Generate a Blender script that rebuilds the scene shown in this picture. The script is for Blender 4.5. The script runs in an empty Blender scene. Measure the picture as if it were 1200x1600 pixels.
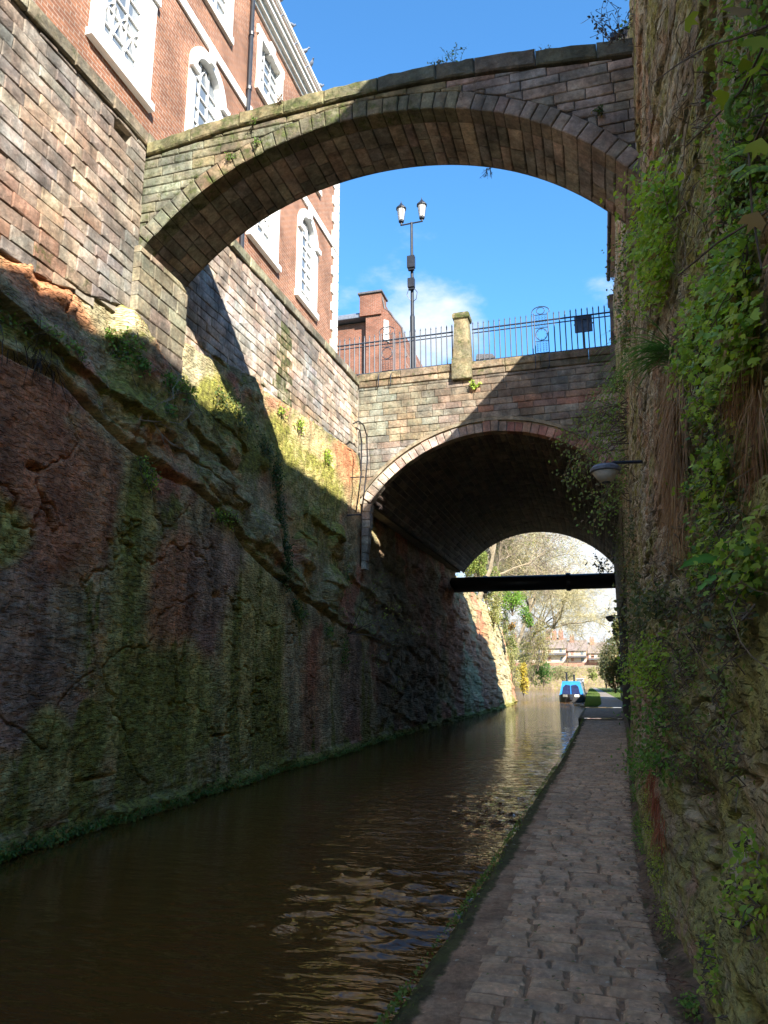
import bpy, math, random
import numpy as np
from mathutils import Vector, Matrix
R_ = random.Random(7)
C = bpy.context.scene.collection
sc = bpy.context.scene

# ------------------------------------------------------------------ camera
FPX = 1160.0
PITCH = math.atan(258 / FPX)
YAW = math.atan(340 * math.cos(PITCH) / FPX)
EYE = np.array([0, 0, 1.55])
cam = bpy.data.cameras.new('camera'); co = bpy.data.objects.new('camera', cam); C.objects.link(co)
cam.sensor_fit = 'VERTICAL'; cam.sensor_height = 36; cam.lens = FPX / 1600 * 36
cam.clip_start = 0.05; cam.clip_end = 3000
co.location = EYE; co.rotation_euler = (math.pi / 2 + PITCH, 0, YAW)
sc.camera = co
sc.cycles.diffuse_bounces = 6

# ------------------------------------------------------------------ sky, sun, exposure
SUN = Vector((1.0, -1.2, 1.0)).normalized()          # towards the sun
EXPO = 2.5
sc.view_settings.view_transform = 'Standard'; sc.view_settings.look = 'None'
sc.view_settings.gamma = 1; sc.view_settings.use_curve_mapping = False
sc.view_settings.exposure = EXPO
sl = bpy.data.lights.new('sun', 'SUN'); so = bpy.data.objects.new('sun', sl); C.objects.link(so)
sl.energy = 2.5; sl.angle = math.radians(0.55); sl.color = (1.0, .94, .84)
so.rotation_euler = SUN.to_track_quat('Z', 'Y').to_euler(); so.location = (20, -24, 30)

w = bpy.data.worlds.new('World'); sc.world = w; w.use_nodes = True
nt = w.node_tree; nt.nodes.clear()
def wn(t, **k):
    n = nt.nodes.new(t)
    for a, b in k.items(): setattr(n, a, b)
    return n
CLOUDS = [(-.195, .86, .46, 8, .17), (-.35, .80, .50, 6, .07), (.6, -.5, .5, 25, .2), (-.8, -.3, .5, 22, .2), (.02, .98, .12, 9, .12)]  # those behind the camera are unseen, added to lift the ambient light
out = wn('ShaderNodeOutputWorld'); bg = wn('ShaderNodeBackground'); bg.inputs[1].default_value = 0.064
sky = wn('ShaderNodeTexSky', sky_type='NISHITA', sun_disc=False)
sky.sun_elevation = math.asin(SUN.z); sky.sun_rotation = math.atan2(SUN.x, SUN.y)
sky.air_density = 1.0; sky.dust_density = 0.15; sky.ozone_density = 3.0; sky.altitude = 50
tc = wn('ShaderNodeTexCoord')
mp = wn('ShaderNodeMapping'); mp.inputs['Scale'].default_value = (1, 1, 2.0); mp.inputs['Location'].default_value = (3.1, 1.7, .35)
nz = wn('ShaderNodeTexNoise'); nz.inputs['Scale'].default_value = 3.4; nz.inputs['Detail'].default_value = 9; nz.inputs['Roughness'].default_value = .58
sep = wn('ShaderNodeSeparateXYZ')
cov = wn('ShaderNodeMapRange'); cov.interpolation_type = 'SMOOTHSTEP'          # more cloud towards the horizon
cov.inputs['From Min'].default_value = .16; cov.inputs['From Max'].default_value = .62
cov.inputs['To Min'].default_value = .17; cov.inputs['To Max'].default_value = -.12
add = wn('ShaderNodeMath', operation='ADD')
rmp = wn('ShaderNodeMapRange'); rmp.interpolation_type = 'SMOOTHSTEP'
rmp.inputs['From Min'].default_value = .52; rmp.inputs['From Max'].default_value = .72
mix = wn('ShaderNodeMix', data_type='RGBA'); mix.inputs['B'].default_value = (3.0, 3.2, 3.45, 1)
L = nt.links.new
L(tc.outputs['Generated'], mp.inputs[0]); L(mp.outputs[0], nz.inputs['Vector']); L(tc.outputs['Generated'], sep.inputs[0])
L(sep.outputs['Z'], cov.inputs['Value']); L(nz.outputs['Fac'], add.inputs[0]); L(cov.outputs[0], add.inputs[1])
cl = None
for (dx, dy, dz, r_, k_) in CLOUDS:
    dp = wn('ShaderNodeVectorMath', operation='DOT_PRODUCT'); dp.inputs[1].default_value = Vector((dx, dy, dz)).normalized()
    L(tc.outputs['Generated'], dp.inputs[0]); mr = wn('ShaderNodeMapRange'); mr.interpolation_type = 'SMOOTHSTEP'
    mr.inputs['From Min'].default_value = math.cos(math.radians(r_)); mr.inputs['From Max'].default_value = 1; mr.inputs['To Max'].default_value = k_
    L(dp.outputs['Value'], mr.inputs['Value']); a2 = wn('ShaderNodeMath', operation='ADD'); L(mr.outputs[0], a2.inputs[0])
    L((cl or add).outputs[0], a2.inputs[1]); cl = a2
L(cl.outputs[0], rmp.inputs['Value']); L(rmp.outputs[0], mix.inputs['Factor'])
tint = wn('ShaderNodeMix', data_type='RGBA', blend_type='MULTIPLY'); tint.inputs['Factor'].default_value = 1; tint.inputs['B'].default_value = (.49, .90, 1.10, 1)
L(sky.outputs[0], tint.inputs['A']); L(tint.outputs['Result'], mix.inputs['A']); L(mix.outputs['Result'], bg.inputs[0]); L(bg.outputs[0], out.inputs[0])

# ------------------------------------------------------------------ helpers
FW = np.array([-math.sin(YAW) * math.cos(PITCH), math.cos(YAW) * math.cos(PITCH), math.sin(PITCH)])
RT = np.array([math.cos(YAW), math.sin(YAW), 0]); UP = np.cross(RT, FW)
def at(px, py, ax, v):
    """point of the place whose coordinate number ax is v, sighted at photo pixel px, py"""
    d = FW + RT * (px - 600) / FPX - UP * (py - 800) / FPX
    return EYE + d * (v - EYE[ax]) / d[ax]
def seen(P):
    P = np.asarray(P, float) - EYE
    f = P @ FW
    return 600 + FPX * (P @ RT) / f, 800 - FPX * (P @ UP) / f, f

def h3(i, j, k, seed):
    n = (i * 374761393 + j * 668265263 + k * 2147483647 + seed * 974634777) & 0xffffffff
    n = ((n ^ (n >> 13)) * 1274126177) & 0xffffffff
    n = (n ^ (n >> 16)) & 0xffffffff
    return n / 4294967295.0
def vnoise(x, y, z, seed=0):
    xi = np.floor(x).astype(np.int64); yi = np.floor(y).astype(np.int64); zi = np.floor(z).astype(np.int64)
    fx = x - xi; fy = y - yi; fz = z - zi
    fx = fx * fx * (3 - 2 * fx); fy = fy * fy * (3 - 2 * fy); fz = fz * fz * (3 - 2 * fz)
    r = 0
    for a in (0, 1):
        for b in (0, 1):
            for c in (0, 1):
                r = r + h3(xi + a, yi + b, zi + c, seed) * (fx if a else 1 - fx) * (fy if b else 1 - fy) * (fz if c else 1 - fz)
    return r
def fbm(x, y, z=None, o=5, seed=0, g=.5):
    x = np.asarray(x, float); y = np.asarray(y, float)
    z = np.zeros_like(x) if z is None else z
    a = 1; s = 0; t = 0
    for k in range(o):
        s = s + a * vnoise(x, y, z, seed + k * 17); t += a; a *= g; x = x * 2.03 + 1.7; y = y * 2.03 + 9.2; z = z * 2.03
    return s / t
def ridge(x, y, o=4, seed=0):
    return 1 - np.abs(2 * fbm(x, y, None, o, seed) - 1)
def sstep(a, b, x):
    t = np.clip((x - a) / (b - a), 0, 1); return t * t * (3 - 2 * t)

WO = {}
def props(o, label=None, cat=None, group=None, kind=None):
    if label: o['label'] = label
    if cat: o['category'] = cat
    if group: o['group'] = group
    if kind: o['kind'] = kind
def thing(name, label, cat, loc=(0, 0, 0), group=None):
    o = bpy.data.objects.new(name, None); C.objects.link(o); o.location = loc; o.empty_display_size = .2
    props(o, label, cat, group); WO[o] = np.array(loc, float); return o
def mk(name, V, F, mat, parent=None, loc=None, col=None, smooth=False, **kw):
    """link one mesh object; V in world metres"""
    V = np.asarray(V, float).reshape(-1, 3)
    org = WO[parent] if parent is not None else np.array(loc if loc is not None else (0, 0, 0), float)
    m = bpy.data.meshes.new(name)
    if isinstance(F, np.ndarray):
        Vl = V - org
        k = F.shape[1]; nf = len(F)
        m.vertices.add(len(V)); m.vertices.foreach_set('co', Vl.ravel().astype(np.float32))
        m.loops.add(nf * k); m.loops.foreach_set('vertex_index', F.ravel().astype(np.int32))
        m.polygons.add(nf); m.polygons.foreach_set('loop_start', np.arange(0, nf * k, k, dtype=np.int32))
        m.polygons.foreach_set('loop_total', np.full(nf, k, np.int32))
        m.update(calc_edges=True)
    else:
        m.from_pydata((V - org).tolist(), [], F); m.update()
    if col is not None:
        col = np.asarray(col, np.float32)
        if col.ndim == 1: col = np.tile(col, (len(V), 1))
        if col.shape[1] == 3: col = np.hstack([col, np.zeros((len(col), 1), np.float32)])
        a = m.color_attributes.new('col', 'FLOAT_COLOR', 'POINT'); a.data.foreach_set('color', col.ravel())
    if smooth: m.polygons.foreach_set('use_smooth', np.ones(len(m.polygons), bool))
    m.materials.append(mat)
    o = bpy.data.objects.new(name, m); C.objects.link(o)
    if parent is not None: o.parent = parent
    else: o.location = org
    WO[o] = org
    props(o, **kw)
    return o
def clone(root, loc, label=None):
    c = root.copy(); C.objects.link(c); c.location = loc
    if label: c['label'] = label
    for ch in root.children:
        d = ch.copy(); C.objects.link(d); d.parent = c
        for g in ch.children:
            e = g.copy(); C.objects.link(e); e.parent = d
    return c

class MB:
    """collects shapes for ONE mesh"""
    def __init__(s): s.V = []; s.F = []; s.K = []
    def add(s, V, F, col=None):
        n = len(s.V); s.V += [tuple(v) for v in V]; s.F += [tuple(i + n for i in f) for f in F]
        if col is not None: s.K += [tuple(col)] * len(V)
        return s
    def box(s, x0, x1, y0, y1, z0, z1, ch=0, col=None):
        if ch <= 0:
            V = [(x, y, z) for z in (z0, z1) for x, y in ((x0, y0), (x1, y0), (x1, y1), (x0, y1))]
            F = [(3, 2, 1, 0), (4, 5, 6, 7), (0, 1, 5, 4), (1, 2, 6, 5), (2, 3, 7, 6), (3, 0, 4, 7)]
            return s.add(V, F, col)
        c = ch; V = []; 
        for z, d in ((z0, c), (z0 + c, 0), (z1 - c, 0), (z1, c)):
            V += [(x0 + d, y0 + d, z), (x1 - d, y0 + d, z), (x1 - d, y1 - d, z), (x0 + d, y1 - d, z)]
        F = [(3, 2, 1, 0), (12, 13, 14, 15)]
        for k in range(3):
            for i in range(4): F.append((4 * k + i, 4 * k + (i + 1) % 4, 4 * k + 4 + (i + 1) % 4, 4 * k + 4 + i))
        return s.add(V, F, col)
    def tube(s, P, r, n=6, cap=True, col=None):
        P = [Vector(p) for p in P]; r = r if hasattr(r, '__len__') else [r] * len(P)
        V = []; F = []; ref = None
        for i, p in enumerate(P):
            d = (P[min(i + 1, len(P) - 1)] - P[max(i - 1, 0)])
            d = d.normalized() if d.length > 1e-9 else Vector((0, 0, 1))
            if ref is None: ref = Vector((0, 0, 1)) if abs(d.z) < .9 else Vector((1, 0, 0))
            u = d.cross(ref); u = u.normalized() if u.length > 1e-6 else d.orthogonal().normalized()
            v = u.cross(d).normalized(); ref = v
            for k in range(n):
                a = 2 * math.pi * k / n; V.append(p + (u * math.cos(a) + v * math.sin(a)) * r[i])
        for i in range(len(P) - 1):
            for k in range(n): F.append((i * n + k, i * n + (k + 1) % n, (i + 1) * n + (k + 1) % n, (i + 1) * n + k))
        if cap: F.append(tuple(range(n - 1, -1, -1))); F.append(tuple(len(V) - n + k for k in range(n)))
        return s.add(V, F, col)
    def lathe(s, cx, cy, prof, n=16, col=None):
        V = []; F = []
        for r, z in prof:
            for k in range(n):
                a = 2 * math.pi * k / n; V.append((cx + r * math.cos(a), cy + r * math.sin(a), z))
        for i in range(len(prof) - 1):
            for k in range(n): F.append((i * n + k, i * n + (k + 1) % n, (i + 1) * n + (k + 1) % n, (i + 1) * n + k))
        F.append(tuple(range(n - 1, -1, -1))); F.append(tuple(len(V) - n + k for k in range(n)))
        return s.add(V, F, col)
    def prism(s, poly, f, a, b, col=None):
        """poly = 2D outline, f(u, v, w) maps to the world, extruded w = a..b"""
        n = len(poly); V = [f(u, v, a) for u, v in poly] + [f(u, v, b) for u, v in poly]
        F = [tuple(range(n - 1, -1, -1)), tuple(range(n, 2 * n))] + [(i, (i + 1) % n, n + (i + 1) % n, n + i) for i in range(n)]
        return s.add(V, F, col)
    def build(s, name, mat, parent=None, loc=None, smooth=False, **kw):
        return mk(name, s.V, s.F, mat, parent, loc, s.K if s.K else None, smooth, **kw)

# ---- materials
def newmat(name):
    m = bpy.data.materials.new(name); m.use_nodes = True; t = m.node_tree; t.nodes.clear()
    o = t.nodes.new('ShaderNodeOutputMaterial'); b = t.nodes.new('ShaderNodeBsdfPrincipled'); t.links.new(b.outputs[0], o.inputs[0])
    b.inputs['Specular IOR Level'].default_value = .3
    return m, t, b, o
def nd(t, ty, ins=None, **k):
    n = t.nodes.new(ty)
    for a, b in k.items(): setattr(n, a, b)
    for a, b in (ins or {}).items():
        s = n.inputs[a]
        if isinstance(b, bpy.types.NodeSocket): t.links.new(b, s)
        else: s.default_value = b
    return n
def noise(t, vec, scale, detail=6, rough=.55, dist=0):
    return nd(t, 'ShaderNodeTexNoise', {'Vector': vec, 'Scale': scale, 'Detail': detail, 'Roughness': rough, 'Distortion': dist}).outputs['Fac']
def mrange(t, v, a, b, c, d, smooth=True):
    n = nd(t, 'ShaderNodeMapRange', {'Value': v, 'From Min': a, 'From Max': b, 'To Min': c, 'To Max': d})
    if smooth: n.interpolation_type = 'SMOOTHSTEP'
    return n.outputs[0]
def mth(t, op, a, b=0.0, c=0.0):
    return nd(t, 'ShaderNodeMath', {0: a, 1: b, 2: c}, operation=op).outputs[0]
def mixc(t, f, a, b, mode='MIX'):
    return nd(t, 'ShaderNodeMix', {'Factor': f, 'A': a, 'B': b}, data_type='RGBA', blend_type=mode).outputs['Result']
def rgb(c): return (c[0], c[1], c[2], 1)
def mapv(t, vec, rot=(0, 0, 0), scale=(1, 1, 1)):
    return nd(t, 'ShaderNodeMapping', {'Vector': vec, 'Rotation': rot, 'Scale': scale}).outputs[0]

def stone_mat(name, bump=.5, moss=(.055, .07, .018), grain=1.0, strokes=None, rough=.88, wear=.75, spots=True, lo=.62, streak=True, soot=0.0):
    m, t, b, o = newmat(name)
    pos = nd(t, 'ShaderNodeNewGeometry').outputs['Position']
    at_ = nd(t, 'ShaderNodeAttribute', attribute_name='col')
    base = at_.outputs['Color']; alpha = at_.outputs['Alpha']
    n1 = noise(t, pos, 2.3 * grain, 8, .6); n2 = noise(t, pos, 17 * grain, 8, .65); n3 = noise(t, pos, 75 * grain, 5, .6)
    f = mrange(t, n1, .3, .72, lo, 1.35); f2 = mrange(t, n2, .3, .7, wear, 1.25)
    g = mth(t, 'MULTIPLY', f, f2)
    comb = nd(t, 'ShaderNodeCombineXYZ', {0: g, 1: g, 2: g}).outputs[0]
    c = mixc(t, 1.0, base, comb, 'MULTIPLY')
    # warm / cool drift of the stone itself
    wv = mrange(t, noise(t, pos, 5.1, 4), .35, .65, 0, .3)
    c = mixc(t, wv, c, mixc(t, 1.0, c, (1.25, .88, .72, 1), 'MULTIPLY'))
    if soot:
        sn = mrange(t, noise(t, pos, 1.5, 10, .68), .47, .62, 0, soot)
        c = mixc(t, sn, c, mixc(t, .6, (.085, .08, .07, 1), mixc(t, 1.0, c, (.5, .5, .48, 1), 'MULTIPLY')))
    if streak:                                    # dried wash-down stains
        sv = mapv(t, pos, scale=(3.0, 3.0, .22))
        sf = mrange(t, noise(t, sv, 2.2, 6, .6), .52, .72, 0, .55)
        c = mixc(t, sf, c, mixc(t, 1.0, c, (.45, .43, .42, 1), 'MULTIPLY'))
    if spots:
        sp = mrange(t, noise(t, pos, 26, 3, .5), .62, .7, 0, .5)
        c = mixc(t, sp, c, mixc(t, 1.0, c, (1.7, 1.65, 1.5, 1), 'MULTIPLY'))
    mn = noise(t, pos, 5.5, 9, .7)
    mf = mth(t, 'ADD', mn, mth(t, 'SUBTRACT', alpha, .86))
    mf = mrange(t, mf, 0.0, .22, 0, .88)
    mcol = mixc(t, mrange(t, noise(t, pos, 9, 5), .35, .65, 0, 1), rgb([x * .6 for x in moss]), rgb([moss[0] * 1.5, moss[1] * 1.55, moss[2] * 1.3]))
    c = mixc(t, mf, c, mcol)
    t.links.new(c, b.inputs['Base Color'])
    b.inputs['Roughness'].default_value = rough
    hgt = mth(t, 'ADD', mth(t, 'MULTIPLY', n2, .7), mth(t, 'MULTIPLY', n3, .3))
    hgt = mth(t, 'ADD', hgt, mth(t, 'MULTIPLY', mf, mth(t, 'MULTIPLY', noise(t, pos, 60, 4), .8)))
    if strokes:                                   # pick marks of the quarrymen
        v = mapv(t, pos, rot=strokes[0], scale=strokes[1])
        nn = noise(t, v, 1.0, 2.5, .5, .15)
        hgt = mth(t, 'ADD', hgt, mth(t, 'MULTIPLY', mrange(t, nn, .45, .56, 0, 1), strokes[2]))
    bn = nd(t, 'ShaderNodeBump', {'Height': hgt, 'Strength': bump, 'Distance': .05})
    t.links.new(bn.outputs[0], b.inputs['Normal'])
    return m
def plain(name, col, rough=.6, metal=0, var=.25, scale=8, bump=.1, spec=.4):
    m, t, b, o = newmat(name)
    pos = nd(t, 'ShaderNodeNewGeometry').outputs['Position']
    n = noise(t, pos, scale, 6)
    c = mixc(t, mrange(t, n, .3, .7, 0, 1), rgb([x * (1 - var) for x in col]), rgb([min(1, x * (1 + var)) for x in col]))
    t.links.new(c, b.inputs['Base Color']); b.inputs['Roughness'].default_value = rough; b.inputs['Metallic'].default_value = metal
    b.inputs['Specular IOR Level'].default_value = spec
    bn = nd(t, 'ShaderNodeBump', {'Height': noise(t, pos, scale * 6, 4), 'Strength': bump, 'Distance': .01}); t.links.new(bn.outputs[0], b.inputs['Normal'])
    return m
def leaf_mat(name, tr=.35, rough=.45):
    m, t, b, o = newmat(name)
    a = nd(t, 'ShaderNodeAttribute', attribute_name='col').outputs['Color']
    t.links.new(a, b.inputs['Base Color']); b.inputs['Roughness'].default_value = rough
    tl = nd(t, 'ShaderNodeBsdfTranslucent', {'Color': mixc(t, 1.0, a, (1.3, 1.35, .6, 1), 'MULTIPLY')})
    mx = nd(t, 'ShaderNodeMixShader', {0: tr}); t.links.new(b.outputs[0], mx.inputs[1]); t.links.new(tl.outputs[0], mx.inputs[2])
    t.links.new(mx.outputs[0], o.inputs[0])
    return m
def brick_mat(name, c1, c2, mortar, axis='YZ', var=.4):
    m, t, b, o = newmat(name)
    pos = nd(t, 'ShaderNodeNewGeometry').outputs['Position']
    s = nd(t, 'ShaderNodeSeparateXYZ', {0: pos})
    u = s.outputs[1] if axis == 'YZ' else s.outputs[0]
    v = nd(t, 'ShaderNodeCombineXYZ', {0: u, 1: s.outputs[2], 2: 0.0}).outputs[0]
    br = nd(t, 'ShaderNodeTexBrick', {'Vector': v, 'Color1': rgb(c1), 'Color2': rgb(c2), 'Mortar': rgb(mortar), 'Scale': 1.0, 'Mortar Size': .007, 'Mortar Smooth': .1, 'Bias': 0.0, 'Brick Width': .225, 'Row Height': .078})
    n = noise(t, pos, 1.1, 7, .65); n2 = noise(t, pos, 30, 4)
    g = mth(t, 'MULTIPLY', mrange(t, n, .3, .7, .7, 1.25), mrange(t, n2, .3, .7, .8, 1.2))
    c = mixc(t, 1.0, br.outputs['Color'], nd(t, 'ShaderNodeCombineXYZ', {0: g, 1: g, 2: g}).outputs[0], 'MULTIPLY')
    t.links.new(c, b.inputs['Base Color']); b.inputs['Roughness'].default_value = .9
    h = mth(t, 'ADD', mth(t, 'MULTIPLY', br.outputs['Fac'], -1.0), mth(t, 'MULTIPLY', n2, .3))
    bn = nd(t, 'ShaderNodeBump', {'Height': h, 'Strength': .6, 'Distance': .008}); t.links.new(bn.outputs[0], b.inputs['Normal'])
    return m

M = {}
M['stone'] = stone_mat('weathered_sandstone', .6, soot=.62, lo=.55)
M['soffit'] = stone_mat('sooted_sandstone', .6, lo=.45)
M['cliff'] = stone_mat('red_sandstone_cliff', .8, moss=(.27, .26, .06), strokes=((math.radians(28), 0, 0), (3, 7, 30), 1.5), lo=.6)
M['rwall'] = stone_mat('mossy_bedded_rock', .8, moss=(.34, .33, .12), strokes=((math.radians(6), 0, 0), (9, 9, 30), .9), lo=.6)
M['mortar'] = plain('old_lime_mortar', (.33, .29, .23), .95, bump=.4)
M['dark_joint'] = plain('sooty_joint', (.06, .05, .045), .95, bump=.4)
M['sett'] = stone_mat('worn_setts', .30, moss=(.05, .05, .03), rough=.5, grain=1.6, lo=.75, streak=False)
M['earth'] = stone_mat('damp_earth', .8, moss=(.05, .065, .018), rough=.8, grain=1.5, streak=False)
M['leaf'] = leaf_mat('leaf', .42); M['dry'] = leaf_mat('dry_straw', .15, .7)
M['twig'] = plain('twig_bark', (.13, .10, .07), .85)
M['bark'] = plain('tree_bark', (.25, .2, .13), .85)
M['iron'] = plain('black_painted_iron', (.018, .02, .026), .4, 0, .3, 5, .1, .5)
M['railing'] = plain('blue_grey_painted_iron', (.028, .04, .06), .45)
M['white'] = plain('white_painted_joinery', (.80, .79, .75), .55, var=.05)
M['whitestone'] = plain('painted_stone_trim', (.74, .71, .65), .7, var=.1)
M['cream'] = plain('cream_painted_boards', (.55, .45, .36), .7, var=.12)
M['lead'] = plain('grey_lead_sheet', (.16, .18, .22), .5, var=.2)
M['slate'] = plain('slate_roof', (.10, .095, .10), .7, var=.3)
M['brick'] = brick_mat('orange_brick', (.33, .145, .078), (.235, .10, .058), (.36, .29, .23))
M['brickx'] = brick_mat('red_brick', (.25, .095, .055), (.18, .07, .042), (.28, .23, .19), 'XZ')
M['brickp'] = plain('distant_red_brick', (.34, .18, .13), .9, var=.25, scale=3)

def glass_mat():
    m, t, b, o = newmat('window_glass')
    pos = nd(t, 'ShaderNodeNewGeometry').outputs['Position']
    b.inputs['Base Color'].default_value = (.16, .19, .22, 1); b.inputs['Roughness'].default_value = .06; b.inputs['Specular IOR Level'].default_value = .9
    bn = nd(t, 'ShaderNodeBump', {'Height': noise(t, pos, 2.2, 2), 'Strength': .12, 'Distance': .1}); t.links.new(bn.outputs[0], b.inputs['Normal'])
    return m
M['glass'] = glass_mat()

# ---- block work
def block(poly, f, w0=0.0, depth=.12, ch=.012, bulge=.008, jit=.006, rng=R_, rot=.0):
    """one dressed block: poly (u, v) outline, f(u, v, w) -> world, w outward"""
    n = len(poly); cu = sum(p[0] for p in poly) / n; cv = sum(p[1] for p in poly) / n
    V = []; F = []
    ins = []
    tu = rng.uniform(-jit, jit); tv = rng.uniform(-jit, jit)
    for i, (u, v) in enumerate(poly):
        a = poly[i - 1]; c = poly[(i + 1) % n]
        e1 = (u - a[0], v - a[1]); e2 = (c[0] - u, c[1] - v)
        l1 = math.hypot(*e1) or 1; l2 = math.hypot(*e2) or 1
        nx = -(e1[1] / l1 + e2[1] / l2); ny = (e1[0] / l1 + e2[0] / l2); l = math.hypot(nx, ny) or 1
        du, dv = cu - u, cv - v; k = ch * rng.uniform(.7, 1.6)
        if nx * du + ny * dv < 0: nx, ny = -nx, -ny
        s = min(1.35, 2 / max(l, .7)) * k / l
        ins.append((u + nx * s, v + ny * s))
    for u, v in poly: V.append(f(u, v, -depth))
    for u, v in poly: V.append(f(u, v, w0 - ch))
    for u, v in ins:
        V.append(f(u, v, w0 + rng.uniform(-jit, jit) + tu * (u - cu) * 4 + tv * (v - cv) * 4))
    V.append(f(cu + rng.uniform(-.02, .02), cv, w0 + bulge * rng.uniform(.3, 1.6)))
    for i in range(n):
        j = (i + 1) % n
        F.append((i, j, n + j, n + i)); F.append((n + i, n + j, 2 * n + j, 2 * n + i)); F.append((2 * n + i, 2 * n + j, 3 * n))
    return V, F
def area_px(V):
    x, y, f = seen(np.mean(np.asarray(V, float), axis=0))
    if f < .2 or x < -40 or x > 1240 or y < -40 or y > 1640: return 0
    p = np.array([seen(v)[:2] for v in V]); return float(np.ptp(p[:, 0]) * np.ptp(p[:, 1]))
def emit(blocks, name, parent, mat, limit=300, minpx=0.0):
    """blocks = [(V, F, rgba)]; the largest in view become parts, the rest one joined part"""
    sc_ = sorted([(area_px(b[0]), i) for i, b in enumerate(blocks)], reverse=True)
    rest = MB(); nrest = 0
    for k, (a, i) in enumerate(sc_):
        V, F, c = blocks[i]
        if k < limit and a > minpx: mk(name, V, F, mat, parent, col=c)
        else: rest.add(V, F, c); nrest += 1
    if nrest: rest.build(name + '_courses', mat, parent, kind='stuff')
def clipblock(a, b, c, d, lo=None, hi=None, n=4):
    """rectangle a..b x c..d cut by v >= lo(u) and v <= hi(u) -> outline or None"""
    top = []; bot = []
    for i in range(n + 1):
        u = a + (b - a) * i / n
        v0 = max(c, lo(u)) if lo else c; v1 = min(d, hi(u)) if hi else d
        if v1 - v0 > .015: bot.append((u, v0)); top.append((u, v1))
    if len(bot) < 2 or bot[-1][0] - bot[0][0] < .04: return None
    if max(t[1] - q[1] for t, q in zip(top, bot)) < .035: return None
    if (not lo or all(abs(q[1] - c) < 1e-6 for q in bot)): bot = [bot[0], bot[-1]]
    if (not hi or all(abs(q[1] - d) < 1e-6 for q in top)): top = [top[0], top[-1]]
    return bot + top[::-1]
def courses(u0, u1, v0, v1, ch, ln, rng, chv=.12, gap=.010):
    v = v0
    while v < v1 - .03:
        h = min(ch * rng.uniform(1 - chv, 1 + chv), v1 - v)
        if v1 - (v + h) < .06: h = v1 - v
        u = u0 + rng.uniform(-ln, 0) * .7
        while u < u1:
            l = ln * rng.uniform(.6, 1.45)
            a = max(u, u0); b = min(u + l, u1)
            if b - a > .06: yield a + gap / 2, b - gap / 2, v + gap / 2, v + h - gap / 2
            u += l
        v += h
def pick(rng, pal, j=.18):
    c = rng.choice(pal); k = rng.uniform(1 - j, 1 + j)
    return [min(.8, x * k * rng.uniform(.95, 1.05)) for x in c]

def weather(col, u, v, mean, keep=.5, gain=1.0):
    n = float(fbm(np.array([u * .55]), np.array([v * .9]), None, 5, 91)[0]); n2 = float(fbm(np.array([u * 1.3 + 7]), np.array([v * 1.6]), None, 4, 17)[0])
    k = gain * (.55 + .95 * n); warm = 1 + .5 * (n2 - .5)
    return [max(.01, (c * keep + m * (1 - keep)) * k * w) for c, m, w in zip(col, mean, (warm, 1, 2 - warm))]
# ------------------------------------------------------------------ lines of the cutting
def itp(x, X, Y): return np.interp(x, X, Y)
def xleft(Y): return itp(Y, [-12, 5, 10, 16, 27, 37, 48, 58, 70, 140], [-6.5, -6.5, -6.52, -6.66, -6.68, -6.5, -6.15, -6.4, -7.0, -9.0])
def topleft(Y): return itp(Y, [-12, 6.4, 7.5, 8.9, 11.9, 16, 20.2, 21.2, 37, 41, 47, 52, 58], [6.5, 6.7, 6.8, 7.2, 7.5, 7.95, 8.25, 8.2, 8.2, 7.2, 6.6, 6.3, 5.4])
def ledge(Y): return itp(Y, [-12, 6.57, 7.69, 9.16, 11.71, 14.59, 19.28, 24, 50], [5.8, 5.37, 5.33, 4.89, 4.58, 3.67, 2.87, 2.5, 2.2])
def xpath(Y): return itp(Y, [-12, 3.7, 6.6, 10.3, 16, 31.5, 32.2, 42, 66, 116], [-1.1, -1.08, -1.0, -.97, -.86, -.78, -.98, -.98, -1.35, -1.8])
def rbase(Y): return itp(Y, [-12, 4, 6, 8.6, 14, 21, 28, 37], [.42, .41, .33, .36, .5, .68, .82, .86])
def xright(Y, z): return rbase(Y) + itp(Y, [-12, 10, 15, 21, 30], [.064, .060, .04, .026, .015]) * z
WATER = -.4

# ------------------------------------------------------------------ ground and water
def grid(nu, nv): 
    i = np.arange(nu - 1)[:, None] * nv + np.arange(nv - 1)[None, :]
    return np.stack([i, i + 1, i + 1 + nv, i + nv], -1).reshape(-1, 4)

gm, t, b, o = newmat('grass_land')
pos = nd(t, 'ShaderNodeNewGeometry').outputs['Position']
t.links.new(mixc(t, mrange(t, noise(t, pos, .7, 8), .3, .7, 0, 1), (.05, .085, .02, 1), (.12, .13, .05, 1)), b.inputs['Base Color']); b.inputs['Roughness'].default_value = .95
M['grassland'] = gm
gv = np.array([[-1500, -1500, -1.6], [1500, -1500, -1.6], [1500, 1500, -1.6], [-1500, 1500, -1.6]])
mk('ground', gv, [(0, 1, 2, 3)], M['grassland'], kind='structure')

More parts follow.
